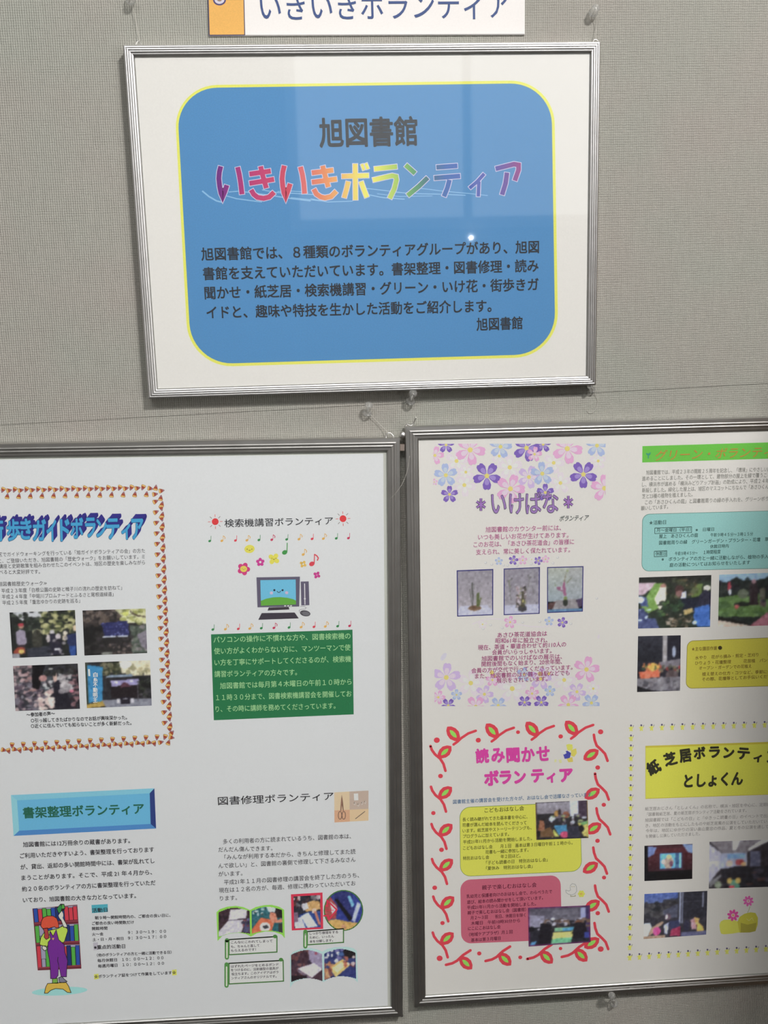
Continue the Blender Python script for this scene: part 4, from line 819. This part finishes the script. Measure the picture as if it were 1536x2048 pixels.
photo('photograph', [(1278,1155),(1422.6,1150),(1420,1253.8),(1276,1257)], [('r',0,0,100,100,(36,42,28)), ('r',0,0,100,12,(34,32,26)), ('p',[(0,12),(24,12),(20,20),(6,36),(0,34)],(180,140,140)), ('p',[(22,14),(34,14),(30,34),(30,60),(14,70),(4,60),(12,36)],(104,136,44)), ('p',[(74,16),(88,16),(86,40),(72,42)],(88,104,36)),
    ('s',50,(36,8,80,40),4,[(50,52,32),(80,80,44),(36,34,26),(96,72,40)]), ('p',[(22,44),(30,20),(38,20),(38,44),(30,66),(26,54)],(206,184,150)), ('e',34,18,4,4,(150,90,70)), ('e',56,26,6,8,(70,40,36)), ('e',56,34,5,6,(130,80,70)), ('p',[(60,32),(66,30),(66,46),(58,48)],(190,180,190)), ('p',[(56,44),(84,42),(90,70),(60,72)],(24,26,38)),
    ('e',94,25,5,5,(214,196,160)), ('p',[(84,38),(92,28),(100,34),(100,60),(82,58)],(38,34,48)), ('p',[(78,62),(98,56),(100,98),(82,98),(76,80)],(44,90,160)), ('p',[(0,36),(12,40),(14,58),(4,56)],(60,70,110)), ('e',3,44,5,6,(190,190,200)), ('p',[(0,62),(8,60),(14,80),(24,80),(30,100),(0,100)],(60,64,100)), ('s',12,(2,60,16,90),2,[(190,196,210),(40,44,80)]),
    ('s',50,(34,74,74,100),3,[(70,58,38),(120,90,60),(40,38,28),(160,130,100)]), ('s',30,(30,50,60,80),4,[(40,60,34),(70,96,40),(30,34,24)]), ('p',[(62,66),(74,62),(76,70),(64,76)],(176,140,70)), ('e',78,90,3,4,(180,200,230)), ('n',5)], p6, RP, 31)
photo('photograph', [(1438.5,1149.5),(1590,1143.5),(1590,1249),(1436,1254)], [('r',0,0,100,100,(30,34,30)), ('p',[(0,0),(70,0),(60,12),(30,14),(24,6),(10,16),(0,14)],(120,146,160)), ('s',30,(0,14,100,40),5,[(28,34,30),(44,46,38),(34,30,34)]), ('p',[(0,44),(26,40),(70,52),(64,82),(0,80)],(84,112,44)), ('s',30,(0,44,60,80),5,[(74,100,40),(96,122,52),(60,84,36)]),
    ('p',[(0,78),(40,94),(38,100),(0,86)],(24,22,18)), ('p',[(0,86),(40,98),(40,100),(0,100)],(196,160,130)), ('p',[(40,100),(62,76),(100,60),(100,100)],(164,84,90)), ('e',14,24,2.2,9,(170,40,50)), ('e',15,34,1.6,6,(200,190,190)), ('e',32,38,7,9,(90,92,66)), ('e',31,58,11,4,(30,32,26)), ('e',24,62,3,4,(170,60,50)), ('p',[(40,20),(50,18),(52,60),(40,60)],(48,32,34)),
    ('e',46,16,3,4,(150,100,100)), ('p',[(54,30),(60,28),(62,66),(54,62)],(90,80,60)), ('s',20,(56,20,100,60),4,[(40,36,40),(90,60,60),(30,30,34)]), ('n',5)], p6, RP, 32)
photo('photograph', [(1276,1272.4),(1361.5,1270.5),(1360,1381.4),(1274,1384)], [('r',0,0,100,100,(34,30,36)), ('g',0,0,56,46,(44,40,46),(28,26,30)), ('r',57,0,68,48,(150,134,124)), ('r',68,0,100,44,(30,26,34)), ('e',84,30,4,10,(140,140,150)), ('p',[(48,48),(100,42),(100,56),(60,60)],(110,96,96)), ('p',[(4,64),(54,60),(52,74),(8,76)],(206,84,44)), ('e',36,56,12,7,(224,152,40)),
    ('s',14,(10,50,52,62),3,[(190,90,40),(60,80,40),(230,160,50)]), ('s',20,(50,54,98,64),3,[(170,50,44),(60,60,44),(100,90,60)]), ('e',80,70,15,8,(84,64,60)), ('p',[(0,76),(100,74),(100,100),(0,96)],(110,98,96)), ('s',20,(5,78,95,98),5,[(90,78,80),(124,110,106),(66,58,60)]), ('p',[(0,88),(40,98),(40,100),(0,100)],(24,20,22)), ('n',4)], p6, RP, 33, 50, 66)

RV = (190,182,170)
p7 = page([(858,1441),(1232,1426),(1226,1944),(868,1960)], PAPER_W, RTF, 'page with red vine border, yellow and pink story time boxes')
RED = (206,44,58); LG = (128,190,60)
k = Ink(RV)
def leaf(cx, cy, rx, ry, rot):
    pts = lambda s_: [(cx+(u*rx*math.cos(rot_)-v*ry*math.sin(rot_))*s_, cy+(u*rx*math.sin(rot_)+v*ry*math.cos(rot_))*s_) for u, v in ((-1,0),(-.75,-.55),(-.3,-.92),(.2,-.98),(.7,-.6),(1,0),(.7,.6),(.2,.98),(-.3,.92),(-.75,.55))]
    rot_ = math.radians(rot); ry *= 1.22; rx *= 1.05; k.poly(pts(1), RED, 2)
    k.poly([(cx+u*rx*.56*math.cos(rot_)-v*ry*.36*math.sin(rot_), cy+u*rx*.56*math.sin(rot_)+v*ry*.36*math.cos(rot_)) for u, v in ((-1,0),(-.5,-.8),(.2,-1),(.8,-.5),(1,0),(.5,.8),(-.2,1),(-.8,.5))], LG, 3)
k.at((850,1430), 3.938)
for dx, dy in ((0,0),(300,-24),(615,-38),(925,-46)):
    leaf(222+dx+6*(dx>0), 148+dy, 70, 38, 50); k.line([(225+dx,232+dy),(258+dx,208+dy),(285+dx,182+dy),(340+dx,145+dy),(400+dx,124+dy)], 20, RED, 2.3, cap=True)
k.at((0,0), 3.938)
def V(pts, ox, oy): return [(x+ox*3.938, y+oy*3.938) for x, y in pts]
for i, (ox, oy) in enumerate(((861,1492),(862,1573.5),(863,1648),(864,1718),(866.5,1793),(865.5,1865))):
    k.line(V([(0,0),(10,30),(35,65),(75,98),(102,140),(118,195)], ox, oy), 21, RED, 2.3, cap=True); cx, cy = 112+ox*3.938, 46+oy*3.938; leaf(cx, cy, 66, 36, -40)
for i, (ox, oy) in enumerate(((1187.7,1469.5),(1190,1547),(1193,1616.5),(1186.5,1695),(1190,1771),(1189,1846))):
    k.line(V([(0,0),(6,40),(22,85),(60,120),(88,150),(108,205)], ox, oy), 21, RED, 2.3, cap=True); leaf(-22+ox*3.938, 158+oy*3.938, 68, 36, -32)
k.at((850,1670), 3.938)
for dx, dy in ((0,0),(312,-30),(640,-46),(912,-62)):
    k.line([(165+dx,1022+dy),(215+dx,1010+dy),(252+dx,990+dy),(300+dx,945+dy),(358+dx,908+dy)], 21, RED, 2.3, cap=True); leaf(322+dx-5*(dx>0), 1008+dy, 66, 36, 45)
k.at((0,0), 1)
for x, y, r in ((873.6,1480.3,6),(956.6,1480.3,5.2),(1036,1464.3,4),(1121.3,1472.8,4.6),(1201.2,1463.6,5.4),(881,1552,4.8),(866.7,1626,4.4),(883,1699.5,4.8),(869.4,1775.4,4.8),(885,1846,4.4),(879.3,1916.5,6),(1195.4,1535,4.8),(1207.6,1609.5,4.4),(1195,1681.5,4.6),(1208,1755,4.2),(1195.5,1826.3,4.6),(1201.4,1898,6),(958.5,1906.8,4.4),(1040.5,1914.6,4),(1121,1897,3.6)):
    k.ell(x, y, r, r*.92, RED, 2, n=14)
k.build('vine_border', p7, 'red vine border with green leaves and dots', None)
k = Ink(RV)
k.rr([(919,1614.5),(1160,1604),(1164,1742.5),(920.5,1753.5)], 21, (110,130,40), 1); k.rr([(920,1615.5),(1159.4,1605),(1163,1741.5),(921.4,1752.5)], 20, (228,216,22), 2)
k.build('yellow_panel', p7, 'bright yellow rounded text box')
k = Ink(RV); k.rr([(920.5,1760),(1121,1750),(1124,1879),(922.5,1887.5)], 20, (182,82,98), 1); k.build('pink_panel', p7, 'dusky pink rounded text box')
k = Ink(RV)
for c, x, y in (('読',964.5,1511.5),('み',996,1510.5),('聞',1026,1510),('か',1056,1508.5),('せ',1086,1507)): k.char(c, x, y, 27, 30, -3, (196,44,132), .04)
for c, x, y, w_, h_ in (('ボ',983,1556,30,31),('ラ',1011,1554.5,24,27),('ン',1040,1554,24,26),('テ',1075,1551.5,26,27),('ィ',1102,1555.5,18,20),('ア',1132.5,1550.5,27,27)): k.char(c, x, y, w_, h_, -3, (196,44,132), .05)
k.text('図書館主催の講習会を受けた方々が、おはなし会で活躍なさっています。', 906,1603.5, 1186,1588.5, 9, (52,92,124), .004)
YT = (84,78,20)
for a in (('こどもおはなし会', 969,1620.5, 1048,1616, 10), ('長く読み継がれてきた基本書を中心に、', 925,1639, 1055,1633, 8.2), ('司書が選んだ絵本を読んでくださって', 925,1650, 1053,1645, 8.2), ('います。紙芝居やストーリーテリングも、', 925,1661.5, 1063,1655, 8.2), ('プログラムに加えています。', 926,1672.5, 1018,1668, 8.2), ('平成21年11月から活動を開始しました。', 926,1684, 1064,1676.5, 8.2),
          ('こどもおはなし会　　月１回　基本は第３日曜日午前１１時から。', 926,1696, 1145,1685, 8.2), ('司書も一緒に参加します。', 971,1704, 1057,1699.5, 8.2), ('特別おはなし会　　　年２回ほど。', 926,1716.5, 1041,1711, 8.2), ('「子ども読書の日　特別おはなし会」', 972,1725.5, 1095,1719, 8.2), ('「夏休み　特別おはなし会」', 972,1736.5, 1065,1732, 8.2)):
    k.text(*a, YT, .008)
for a in (('親子で楽しむおはなし会', 964,1775, 1073,1769, 10), ('乳幼児と保護者向けのおはなし会で、わらべうたで', 933,1792.5, 1104,1782.5, 8.2), ('遊び、絵本の読み聞かせをして頂いています。', 934,1804, 1086,1795, 8.2), ('平成21年11月から活動を開始しました。', 934,1815, 1072,1807, 8.2), ('親子で楽しむおはなし会（図書館）', 935,1825.5, 1052,1818.5, 8.2), ('月２〜３回　　祝日、休館日を除く', 941,1835.5, 1051,1829.5, 8.2),
          ('木曜日　午前10時30分から', 942,1846.5, 1040,1840.5, 8.2), ('にこにこおはなし会', 936,1857, 1001,1853, 8.2), ('（地域ケアプラザ）月１回', 938,1869, 1025,1863, 8.2), ('基本は第３月曜日', 942,1880, 1001,1876, 8.2)):
    k.text(*a, (96,26,48), .008)
k.build('lettering', p7)
k = Ink(RV, (850,1430), 3.938)
for P_, c in (([(1112,235),(1130,228),(1160,232),(1165,262),(1150,280),(1122,278)],(222,192,60)), ([(1150,275),(1190,262),(1196,300),(1175,330),(1150,320)],(206,176,60)), ([(1085,300),(1120,280),(1150,300),(1140,340),(1100,345)],(60,60,140)), ([(1066,280),(1100,274),(1115,300),(1095,312),(1072,300)],(190,196,200)), ([(1115,345),(1160,330),(1166,368),(1130,372)],(200,170,60)), ([(1018,352),(1036,348),(1034,370),(1020,372)],(214,196,120)), ([(1052,352),(1074,350),(1078,376),(1060,378)],(214,196,120))): k.poly(P_, c, 2)
k.at((900,1740), 4.518)
k.line([(1045,180),(1050,205),(1070,218),(1100,225),(1130,212),(1145,190),(1142,150),(1130,128),(1105,122),(1088,138),(1085,160),(1090,180),(1075,190),(1058,185),(1045,180)], 5, (150,146,136), 2); k.line([(1092,225),(1090,238),(1132,236),(1130,222)], 6, (140,130,90), 2)
for x in (1102, 1120): k.ell(x, 150, 4, 4, (150,130,60), 3, n=8)
petals(1187, 215, 32, 6, (222,206,40)); k.ell(1187,215,9,9,(206,150,60),4)
k.build('animal_drawings', p7, 'small printed yellow bird, white duck and flower')
photo('photograph', [(1070.5,1605),(1175,1600.5),(1177,1675.5),(1072.5,1679.5)], [('r',0,0,100,100,(46,38,40)), ('g',3,2,66,36,(150,138,144),(130,116,122)), ('r',66,0,82,40,(190,190,206)), ('r',82,0,97,44,(70,50,66)), ('r',3,32,40,42,(44,38,42)), ('p',[(8,48),(16,50),(18,74),(4,76)],(150,84,50)), ('e',42,32,7,8,(190,130,50)), ('e',46,30,3,10,(60,44,44)), ('e',58,36,6,9,(150,80,50)),
    ('s',40,(30,36,96,66),4,[(190,190,196),(44,40,46),(120,100,110),(150,160,90),(70,60,70)]), ('e',30,46,4,7,(190,196,214)), ('p',[(34,64),(58,62),(60,84),(44,90)],(50,130,170)), ('p',[(34,72),(44,92),(30,94)],(190,190,60)), ('e',54,88,8,9,(214,60,100)), ('p',[(80,60),(98,56),(98,96),(90,94)],(200,180,70)), ('p',[(84,58),(98,54),(98,62),(88,66)],(100,160,80)),
    ('p',[(4,92),(10,76),(28,66),(36,92)],(120,80,44)), ('p',[(60,66),(82,66),(84,98),(60,96)],(52,48,62)), ('e',86,74,5,9,(34,28,30)), ('e',4,84,5,10,(34,24,24)), ('r',0,0,2,100,(190,140,60)), ('r',98,0,100,100,(200,150,60)), ('n',5)], p7, RV, 41, 70, 54, L=7)
photo('photograph', [(1056,1815.3),(1180,1810.2),(1181.2,1884),(1057.2,1892.8)], [('r',0,0,100,100,(112,30,90)), ('r',2,3,98,97,(40,36,44)), ('g',2,3,84,46,(80,72,84),(110,100,114)), ('p',[(2,20),(26,24),(26,50),(2,54)],(140,130,150)), ('p',[(40,10),(80,8),(80,36),(36,36)],(104,96,106)), ('r',84,6,92,40,(150,150,196)), ('r',92,3,98,70,(60,44,90)), ('s',60,(18,36,98,58),4,[(44,36,40),(80,56,50),(120,84,60),(190,180,190),(34,30,36)]),
    ('e',40,33,3,4,(190,186,196)), ('e',80,44,5,5,(130,70,40)), ('e',21,44,3,4,(190,180,186)), ('p',[(42,56),(74,56),(70,66),(42,66)],(120,180,130)), ('p',[(54,58),(72,56),(74,64),(56,66)],(60,150,190)), ('p',[(40,68),(76,66),(70,82),(38,84)],(220,200,90)), ('p',[(38,84),(70,82),(68,97),(36,97)],(100,190,130)), ('p',[(20,42),(38,46),(36,97),(16,97)],(30,24,32)), ('e',6,58,5,9,(24,20,26)), ('p',[(2,60),(18,64),(16,92),(2,92)],(40,36,46)),
    ('p',[(76,44),(92,46),(94,80),(72,90),(70,70)],(34,26,34)), ('p',[(4,90),(14,86),(10,97),(3,97)],(60,140,190)), ('r',90,72,98,86,(50,60,150)), ('n',4)], p7, RV, 42, 76, 52, L=7)

RS = (166,154,140)
p8 = page([(1244,1442),(1606,1428),(1600,1930),(1248,1946)], PAPER_W, RTF, 'page with yellow picture card theatre banner inside a star border')
k = Ink(RS)
def star(x, y):
    k.at((x, y), 1); c = (204,186,40)
    k.poly([(-1.5,-3.5),(1.8,-3.5),(2.2,-1),(5,-2.6),(5.2,-1.4),(2.6,1.6),(3.2,6.4),(1.2,6.6),(.2,4.4),(-1.2,6.6),(-3,6.2),(-2.4,1.6),(-5,.2),(-4.6,-1.2),(-2.2,-1)], c, 2); k.ell(0,-5,1.9,2,(70,56,84),3,n=9); k.line([(3.6,-2.4),(5.4,-5.4)],.9,(90,80,60),3)
for i in range(16): star(1262+20.55*i, 1456-.55*i)
for i in range(1, 24): star(1262-.12*i, 1456+19.9*i)
for i in range(17): star(1259.3+19.45*i, 1914.3-1.25*i)
k.at((0,0), 1); k.build('star_border', p8, 'border of small yellow star figures', None)
k = Ink(RS); k.fillpx([(1290.8,1491.7),(1590,1482),(1590,1587.5),(1290.8,1597.8)], (160,138,10), 1); k.fillpx([(1291.5,1495.5),(1590,1486),(1590,1586.5),(1291.5,1596.5)], (200,176,8), 2)
k.build('yellow_banner', p8, 'deep yellow title banner')
k = Ink(RS)
for c, x, y, w_, h_, r_ in (('紙',1306.7,1534.6,27,28,-28),('芝',1340.6,1517.5,26,27,-14),('居',1370.4,1511,25,27,-8),('ボ',1399,1505.7,24,25,-4),('ラ',1429,1504,22,23,-2),('ン',1457.5,1505.5,22,22,2),('テ',1487,1507,25,24,4),('ィ',1515,1516.5,17,16,6),('ア',1545,1515,24,24,10)):
    k.char(c, x, y, w_, h_, r_, (38,34,20), .045)
k.text('としょくん', 1368,1562, 1486,1556, 28, (38,34,20), .04)
for a in (('紙芝居おじさん「としょくん」の名称で、横浜・旭区を中心に、定期的な', 1290,1617.5, 1549,1608), ('「図書館紙芝居、夏の紙芝居ボランティア活動をされています。', 1294,1628.5, 1493,1620.5), ('旭図書館では「こどもの日」と「ゆきっこ読書の日」のイベントで出演し', 1290,1640, 1549,1630.5),
          ('き、地区の活動をもとにしたものや紙芝居風の公演をしていただいています', 1291,1651, 1549,1642), ('今年は、地区にゆかりの深い畠山重忠の作品、夏と冬の公演を通して大', 1291,1661.5, 1545,1652.5), ('を開催し公演していただきました。', 1291,1672.5, 1400,1667)):
    k.text(*a, 7.6, (118,106,96), 0)
k.build('lettering', p8)
RK = (158,146,132)
photo('photograph', [(1288.8,1691.5),(1385,1687.5),(1384.4,1757.5),(1288.8,1762)], [('r',0,0,100,100,(62,24,28)), ('r',0,0,8,100,(14,10,12)), ('g',8,10,100,70,(80,26,30),(50,18,22)), ('p',[(8,4),(26,6),(20,26),(8,34)],(90,100,140)), ('p',[(78,0),(100,2),(100,28),(90,24)],(96,110,140)), ('r',8,72,100,100,(14,10,12)), ('r',31,22,79,70,(60,34,50)), ('r',33,24,77,67,(66,140,176)), ('p',[(64,26),(77,24),(77,66),(64,66)],(44,74,104)), ('r',72,24,76,66,(90,160,190)),
    ('p',[(38,50),(46,34),(56,32),(62,50),(56,66),(44,66)],(150,120,96)), ('e',51,34,5,6,(206,176,80)), ('e',40,48,4,7,(196,140,120)), ('e',56,54,4,8,(110,56,70)), ('n',3)], p8, RK, 51, 64, 48)
photo('photograph', [(1419,1683.5),(1590,1677),(1590,1772),(1417.6,1777)], [('r',0,0,100,100,(44,34,36)), ('p',[(0,0),(74,0),(44,26),(16,26)],(110,94,92)), ('p',[(28,0),(36,0),(31,20),(27,20)],(200,186,170)), ('p',[(62,0),(74,0),(46,22),(44,20)],(190,174,160)), ('p',[(0,6),(14,24),(14,58),(0,88)],(150,136,142)), ('p',[(14,26),(44,26),(44,56),(12,58)],(130,124,136)), ('r',22,28,42,38,(90,120,150)), ('r',48,24,60,60,(80,74,90)), ('e',36,46,5,7,(150,44,44)), ('e',24,48,4,6,(190,140,110)), ('e',40,50,3,5,(200,140,80)),
    ('p',[(14,62),(30,54),(60,56),(100,60),(100,100),(20,100)],(34,28,32)), ('s',40,(18,60,100,96),4,[(30,26,30),(56,48,56),(70,40,36),(24,20,24)]), ('p',[(24,84),(34,80),(36,100),(26,100)],(70,120,90)), ('e',24,84,3,6,(190,140,50)), ('e',34,84,3,6,(190,140,50)), ('e',27,97,3,4,(200,50,60)), ('p',[(0,86),(14,70),(14,76),(2,98)],(110,100,96)), ('e',11,92,4,8,(120,120,90)), ('n',4)], p8, RK, 52, 84, 50)
photo('photograph', [(1288.8,1788),(1414.7,1781.5),(1412.3,1869),(1287,1878)], [('r',0,0,100,100,(44,38,42)), ('g',0,0,54,22,(54,72,130),(70,80,120)), ('s',50,(0,18,54,50),5,[(46,40,40),(64,56,54),(34,32,34)]), ('p',[(30,40),(54,26),(54,56),(34,58)],(70,66,78)), ('r',56,0,58,70,(140,136,150)), ('r',60,0,61.5,70,(100,96,110)), ('r',62,0,100,60,(38,34,40)), ('r',92,4,94,36,(110,104,116)), ('r',62,22,92,24,(60,54,60)), ('e',38,54,5,7,(90,60,66)), ('e',36,54,2,5,(196,180,186)),
    ('p',[(0,66),(10,64),(14,76),(6,96),(0,94)],(170,170,166)), ('p',[(12,76),(30,62),(32,66),(10,94),(8,90)],(150,110,80)), ('e',21,84,6,9,(206,40,100)), ('p',[(32,72),(40,66),(38,92),(34,90)],(160,154,180)), ('p',[(40,64),(56,62),(58,80),(42,84)],(44,44,70)), ('p',[(44,82),(58,76),(58,98),(42,96)],(150,30,60)), ('p',[(74,64),(82,58),(84,86),(76,84)],(170,110,110)), ('p',[(84,66),(94,80),(96,94),(84,94)],(222,150,40)), ('p',[(80,58),(88,62),(86,76),(82,74)],(206,140,60)), ('e',68,76,5,12,(40,34,50)), ('r',60,90,100,100,(80,74,100)), ('r',0,94,34,100,(150,110,80)), ('n',5)], p8, RK, 53)
k = Ink(RK, (1230,1670), 5.02)
k.poly([(1055,960),(1048,905),(1060,870),(1090,852),(1130,850),(1180,850),(1240,870),(1262,900),(1262,975),(1180,990),(1090,997),(1065,990)], (196,182,20), 1)
k.poly([(1230,870),(1252,820),(1300,790),(1360,775),(1410,782),(1435,830),(1432,900),(1410,965),(1350,978),(1250,980),(1240,930)], (150,134,22), 2)
k.poly([(1262,880),(1330,900),(1420,880),(1410,965),(1350,978),(1262,978)], (128,112,24), 3)
for i in range(8):
    for cx, cy, r_, c in ((1185,805,62,(196,40,100)), (1338,662,56,(180,60,110))):
        a = math.radians(45*i+12); k.ell(cx+math.cos(a)*r_*.62, cy+math.sin(a)*r_*.62, r_*.36, r_*.22, c, 4+i*.05, math.degrees(a), 10)
k.ell(1185,805,12,12,(200,110,60),5); k.ell(1338,662,9,9,(210,90,90),5); k.line([(1355,715),(1345,750),(1330,780)], 5, (120,124,60), 3); k.line([(1320,840),(1345,860),(1375,830),(1390,860)], 3, (190,176,90), 4)
k.build('flower_drawing', p8, 'printed magenta flowers on yellow hills', None)

# ------------------------------------------------------------------ pins, hooks, lines
def lathe(bm_v, bm_f, prof, A, ax, seg=14):
    ax = Vector(ax).normalized(); t = ax.orthogonal().normalized(); b = ax.cross(t); base = len(bm_v)
    for r, h in prof:
        for i in range(seg):
            a = 2*math.pi*i/seg; bm_v.append(tuple(Vector(A)+ax*h+(t*math.cos(a)+b*math.sin(a))*r))
    for j in range(len(prof)-1):
        for i in range(seg):
            i2 = (i+1) % seg; bm_f.append((base+j*seg+i, base+j*seg+i2, base+(j+1)*seg+i2, base+(j+1)*seg+i))
    bm_f.append(tuple(base+i for i in range(seg))[::-1]); bm_f.append(tuple(base+(len(prof)-1)*seg+i for i in range(seg)))
def wp(px, py, z): return W(*unproj(px, py, z), z)
def pin(label, b, h, out, gap=.0035, group=None, sc=1.0):
    A = Vector(wp(*b, 0)); B = Vector(wp(*h, out)); ax = (B-A).normalized(); Ltot = (B-A).length
    root = thing('push_pin', label, 'push pin', A, group)
    v, f = [], []; lathe(v, f, [(.0003,-.004),(.0005,-.003),(.0005,Ltot*.8)], A, ax, 8); mesh('needle', v, f, STEEL, root, smooth=True)
    l = Ltot-gap; v, f = [], []
    P = [(.0012,0),(.0044,.0002),(.0047,.0010),(.0043,.0018),(.0028,.0026),(.0024,.0036),(.0024,l*.5),(.0027,l*.62),(.0036,l*.74),(.0040,l*.84),(.0039,l*.94),(.0030,l),(.0008,l+.0003)]
    lathe(v, f, [(r*sc, gap+h_) for r, h_ in P], A, ax, 18); mesh('grip', v, f, CLEAR, root, 'clear plastic grip', smooth=True)
pin('clear push pin stuck in the wall just below the middle of the upper frame', (733,832), (738,808), .0125)
pin('clear push pin overlapping the bottom rail of the upper frame', (818,812), (827,784), .0155, .006)
pin('clear push pin on the wall above the upper frame, right of the heading sign', (1184,30), (1192,15), .012, .003, sc=.95)
pin('clear push pin above the top left corner of the upper frame, at the top edge', (259,4), (264,-8), .012, .003, sc=.95)
pin('clear push pin tucked under the bottom right corner of the upper frame', (1186,783), (1180,772), .011, .003, sc=.72)
pin('clear push pin holding up the bottom rail of the lower right frame', (1230,2012), (1223,1990), .022, .010)
# steel head and pale clip in the gap between the two lower frames
v, f = [], []; A = Vector(wp(804,874,0)); ax = Vector(wp(806,868,.012))-A; lathe(v, f, [(.0008,-.003),(.0008,.0075),(.0024,.008),(.0034,.0093),(.0036,.0106),(.0030,.0120),(.0016,.0129),(.0004,.0131)], A, ax, 16)
tag(mesh('wall_nail', v, f, STEEL, smooth=True), 'round steel nail head in the gap between the two lower frames, at their top', 'nail')
def tube(name, pts, r, m, parent=None, label=None, seg=6):
    v, f = [], []; n = len(pts); P = [Vector(p) for p in pts]
    for i in range(n):
        t = (P[min(n-1, i+1)]-P[max(0, i-1)]).normalized(); u = t.cross(Vector((.13,.95,.21))).normalized(); w_ = t.cross(u)
        for j in range(seg):
            a = 2*math.pi*j/seg; v.append(tuple(P[i]+(u*math.cos(a)+w_*math.sin(a))*r))
    for i in range(n-1):
        for j in range(seg): j2 = (j+1) % seg; f.append((i*seg+j, i*seg+j2, (i+1)*seg+j2, (i+1)*seg+j))
    f += [tuple(range(seg))[::-1], tuple((n-1)*seg+j for j in range(seg))]
    return mesh(name, v, f, m, parent, label, smooth=True)
def smooth(pts, n=5):
    P = [pts[0]]+list(pts)+[pts[-1]]; out = []
    for i in range(1, len(P)-2):
        for j in range(n):
            t = j/n; out.append(tuple(.5*((2*P[i][q])+(-P[i-1][q]+P[i+1][q])*t+(2*P[i-1][q]-5*P[i][q]+4*P[i+1][q]-P[i+2][q])*t*t+(-P[i-1][q]+3*P[i][q]-3*P[i+1][q]+P[i+2][q])*t**3) for q in range(3)))
    return out+[tuple(P[-1])]
def clipblock(name, parent, c, w_, h_, z0, z1, m, label=None):
    return slab(name, qpx([(c[0]-w_/2,c[1]-h_/2),(c[0]+w_/2,c[1]-h_/2),(c[0]+w_/2,c[1]+h_/2),(c[0]-w_/2,c[1]+h_/2)], z1), z0, z1, m, parent, label)
clipblock('corner_clip', LFF, (804.5,895), 9, 13, .005, .0115, COPPER, 'pale pinkish metal clip')
tube('hanger_ring', smooth([wp(774,880,.009), wp(772,872,.008), wp(776,866,.008), wp(782,867,.008), wp(787,873,.009), wp(787,880,.009)]), .0006, STEEL, LFF, 'wire hanging ring')
tube('hanger_hook', smooth([wp(811,858,.008), wp(813,849,.008), wp(822,851,.009), wp(827,846,.009), wp(832,834,.010)]), .0007, STEEL, RTF, 'bent wire hook')
tube('hanger_ring', smooth([wp(272,90,.009), wp(274,84,.008), wp(279,83,.008), wp(283,90,.009)]), .0005, STEEL, UPF)
tube('hanger_ring', smooth([wp(1186,86,.009), wp(1188,80,.008), wp(1194,80,.008), wp(1197,86,.009)]), .0005, STEEL, UPF)
def strand(label, pts, r=.00022): tag(tube('nylon_line', smooth([wp(*p) for p in pts], 4), r, NYLON), label, 'string', 'nylon hanging lines')
strand('thin nylon line from the top left pin down to the upper frame', [(263,2,.006),(270,30,.004),(275,58,.004),(279,84,.0075)])
strand('thin nylon line from the top right pin down to the upper frame', [(1191,26,.006),(1194,45,.004),(1192,62,.004),(1191,81,.0075)])
strand('thin nylon line running from the lower middle pin to the left frame ring', [(742,830,.004),(756,845,.003),(768,857,.004),(778,866,.0075)])
strand('loose nylon strand curling across the two side rails of the lower frames', [(819,912,.0146),(816,935,.0147),(810,955,.0160),(802,972,.0165),(791,987,.0155),(780,998,.0150)], .00016)
strand('small loose nylon loop hanging below the upper frame right corner', [(1190,786,.002),(1195,800,.001),(1193,814,.0015),(1187,823,.002),(1179,826,.001),(1174,820,.001)], .00018)

# ------------------------------------------------------------------ ceiling fittings (above and behind the camera)
EMI = mat('lamp_glow', (1,1,1)); b = EMI.node_tree.nodes['Principled BSDF']; b.inputs['Emission Color'].default_value = (1,.97,.93,1); b.inputs['Emission Strength'].default_value = 8
def fitting(label, x, y, sx_, sy_):
    z0 = CEILZ; r_ = thing('ceiling_lamp', label, 'lamp', (x, y, z0)); v = []; f = []
    for z, e in ((z0,.03),(z0-.028,.03),(z0-.028,.012),(z0-.01,.0)):
        v += [(x-sx_/2-e,y-sy_/2-e,z),(x+sx_/2+e,y-sy_/2-e,z),(x+sx_/2+e,y+sy_/2+e,z),(x-sx_/2-e,y+sy_/2+e,z)]
    for j in range(3):
        for i in range(4): f.append((j*4+i, j*4+(i+1) % 4, (j+1)*4+(i+1) % 4, (j+1)*4+i))
    mesh('housing', v, f, ALU, r_); z = z0-.015
    mesh('diffuser', [(x-sx_/2,y-sy_/2,z),(x+sx_/2,y-sy_/2,z),(x+sx_/2,y+sy_/2,z),(x-sx_/2,y+sy_/2,z)], [(3,2,1,0)], EMI, r_)
fitting('small square ceiling lamp in front of the framed posters', LAMP_A[0], LAMP_A[1], .26, .2)
fitting('added long ceiling lamp for fill, further back in the room', LAMP_B[0], LAMP_B[1], 1.14, .54)

GLOW = mat('small_lamp_glow', (1,1,1)); b = GLOW.node_tree.nodes['Principled BSDF']; b.inputs['Emission Color'].default_value = (1,1,1,1); b.inputs['Emission Strength'].default_value = 120
wl = thing('wall_lamp', 'small bright wall lamp under the added high window', 'lamp', (.70, -3.8, 2.03))
v, f = [], []; lathe(v, f, [(.02,-.01),(.03,0),(.03,.02),(.012,.04)], (.70,-3.8,2.03), (0,1,0), 12); mesh('housing', v, f, ALU, wl, smooth=True)
v, f = [], []; lathe(v, f, [(.003,.040),(.006,.042),(.008,.048),(.006,.054),(.002,.056)], (.70,-3.8,2.03), (0,1,0), 12); mesh('bulb', v, f, GLOW, wl, smooth=True)
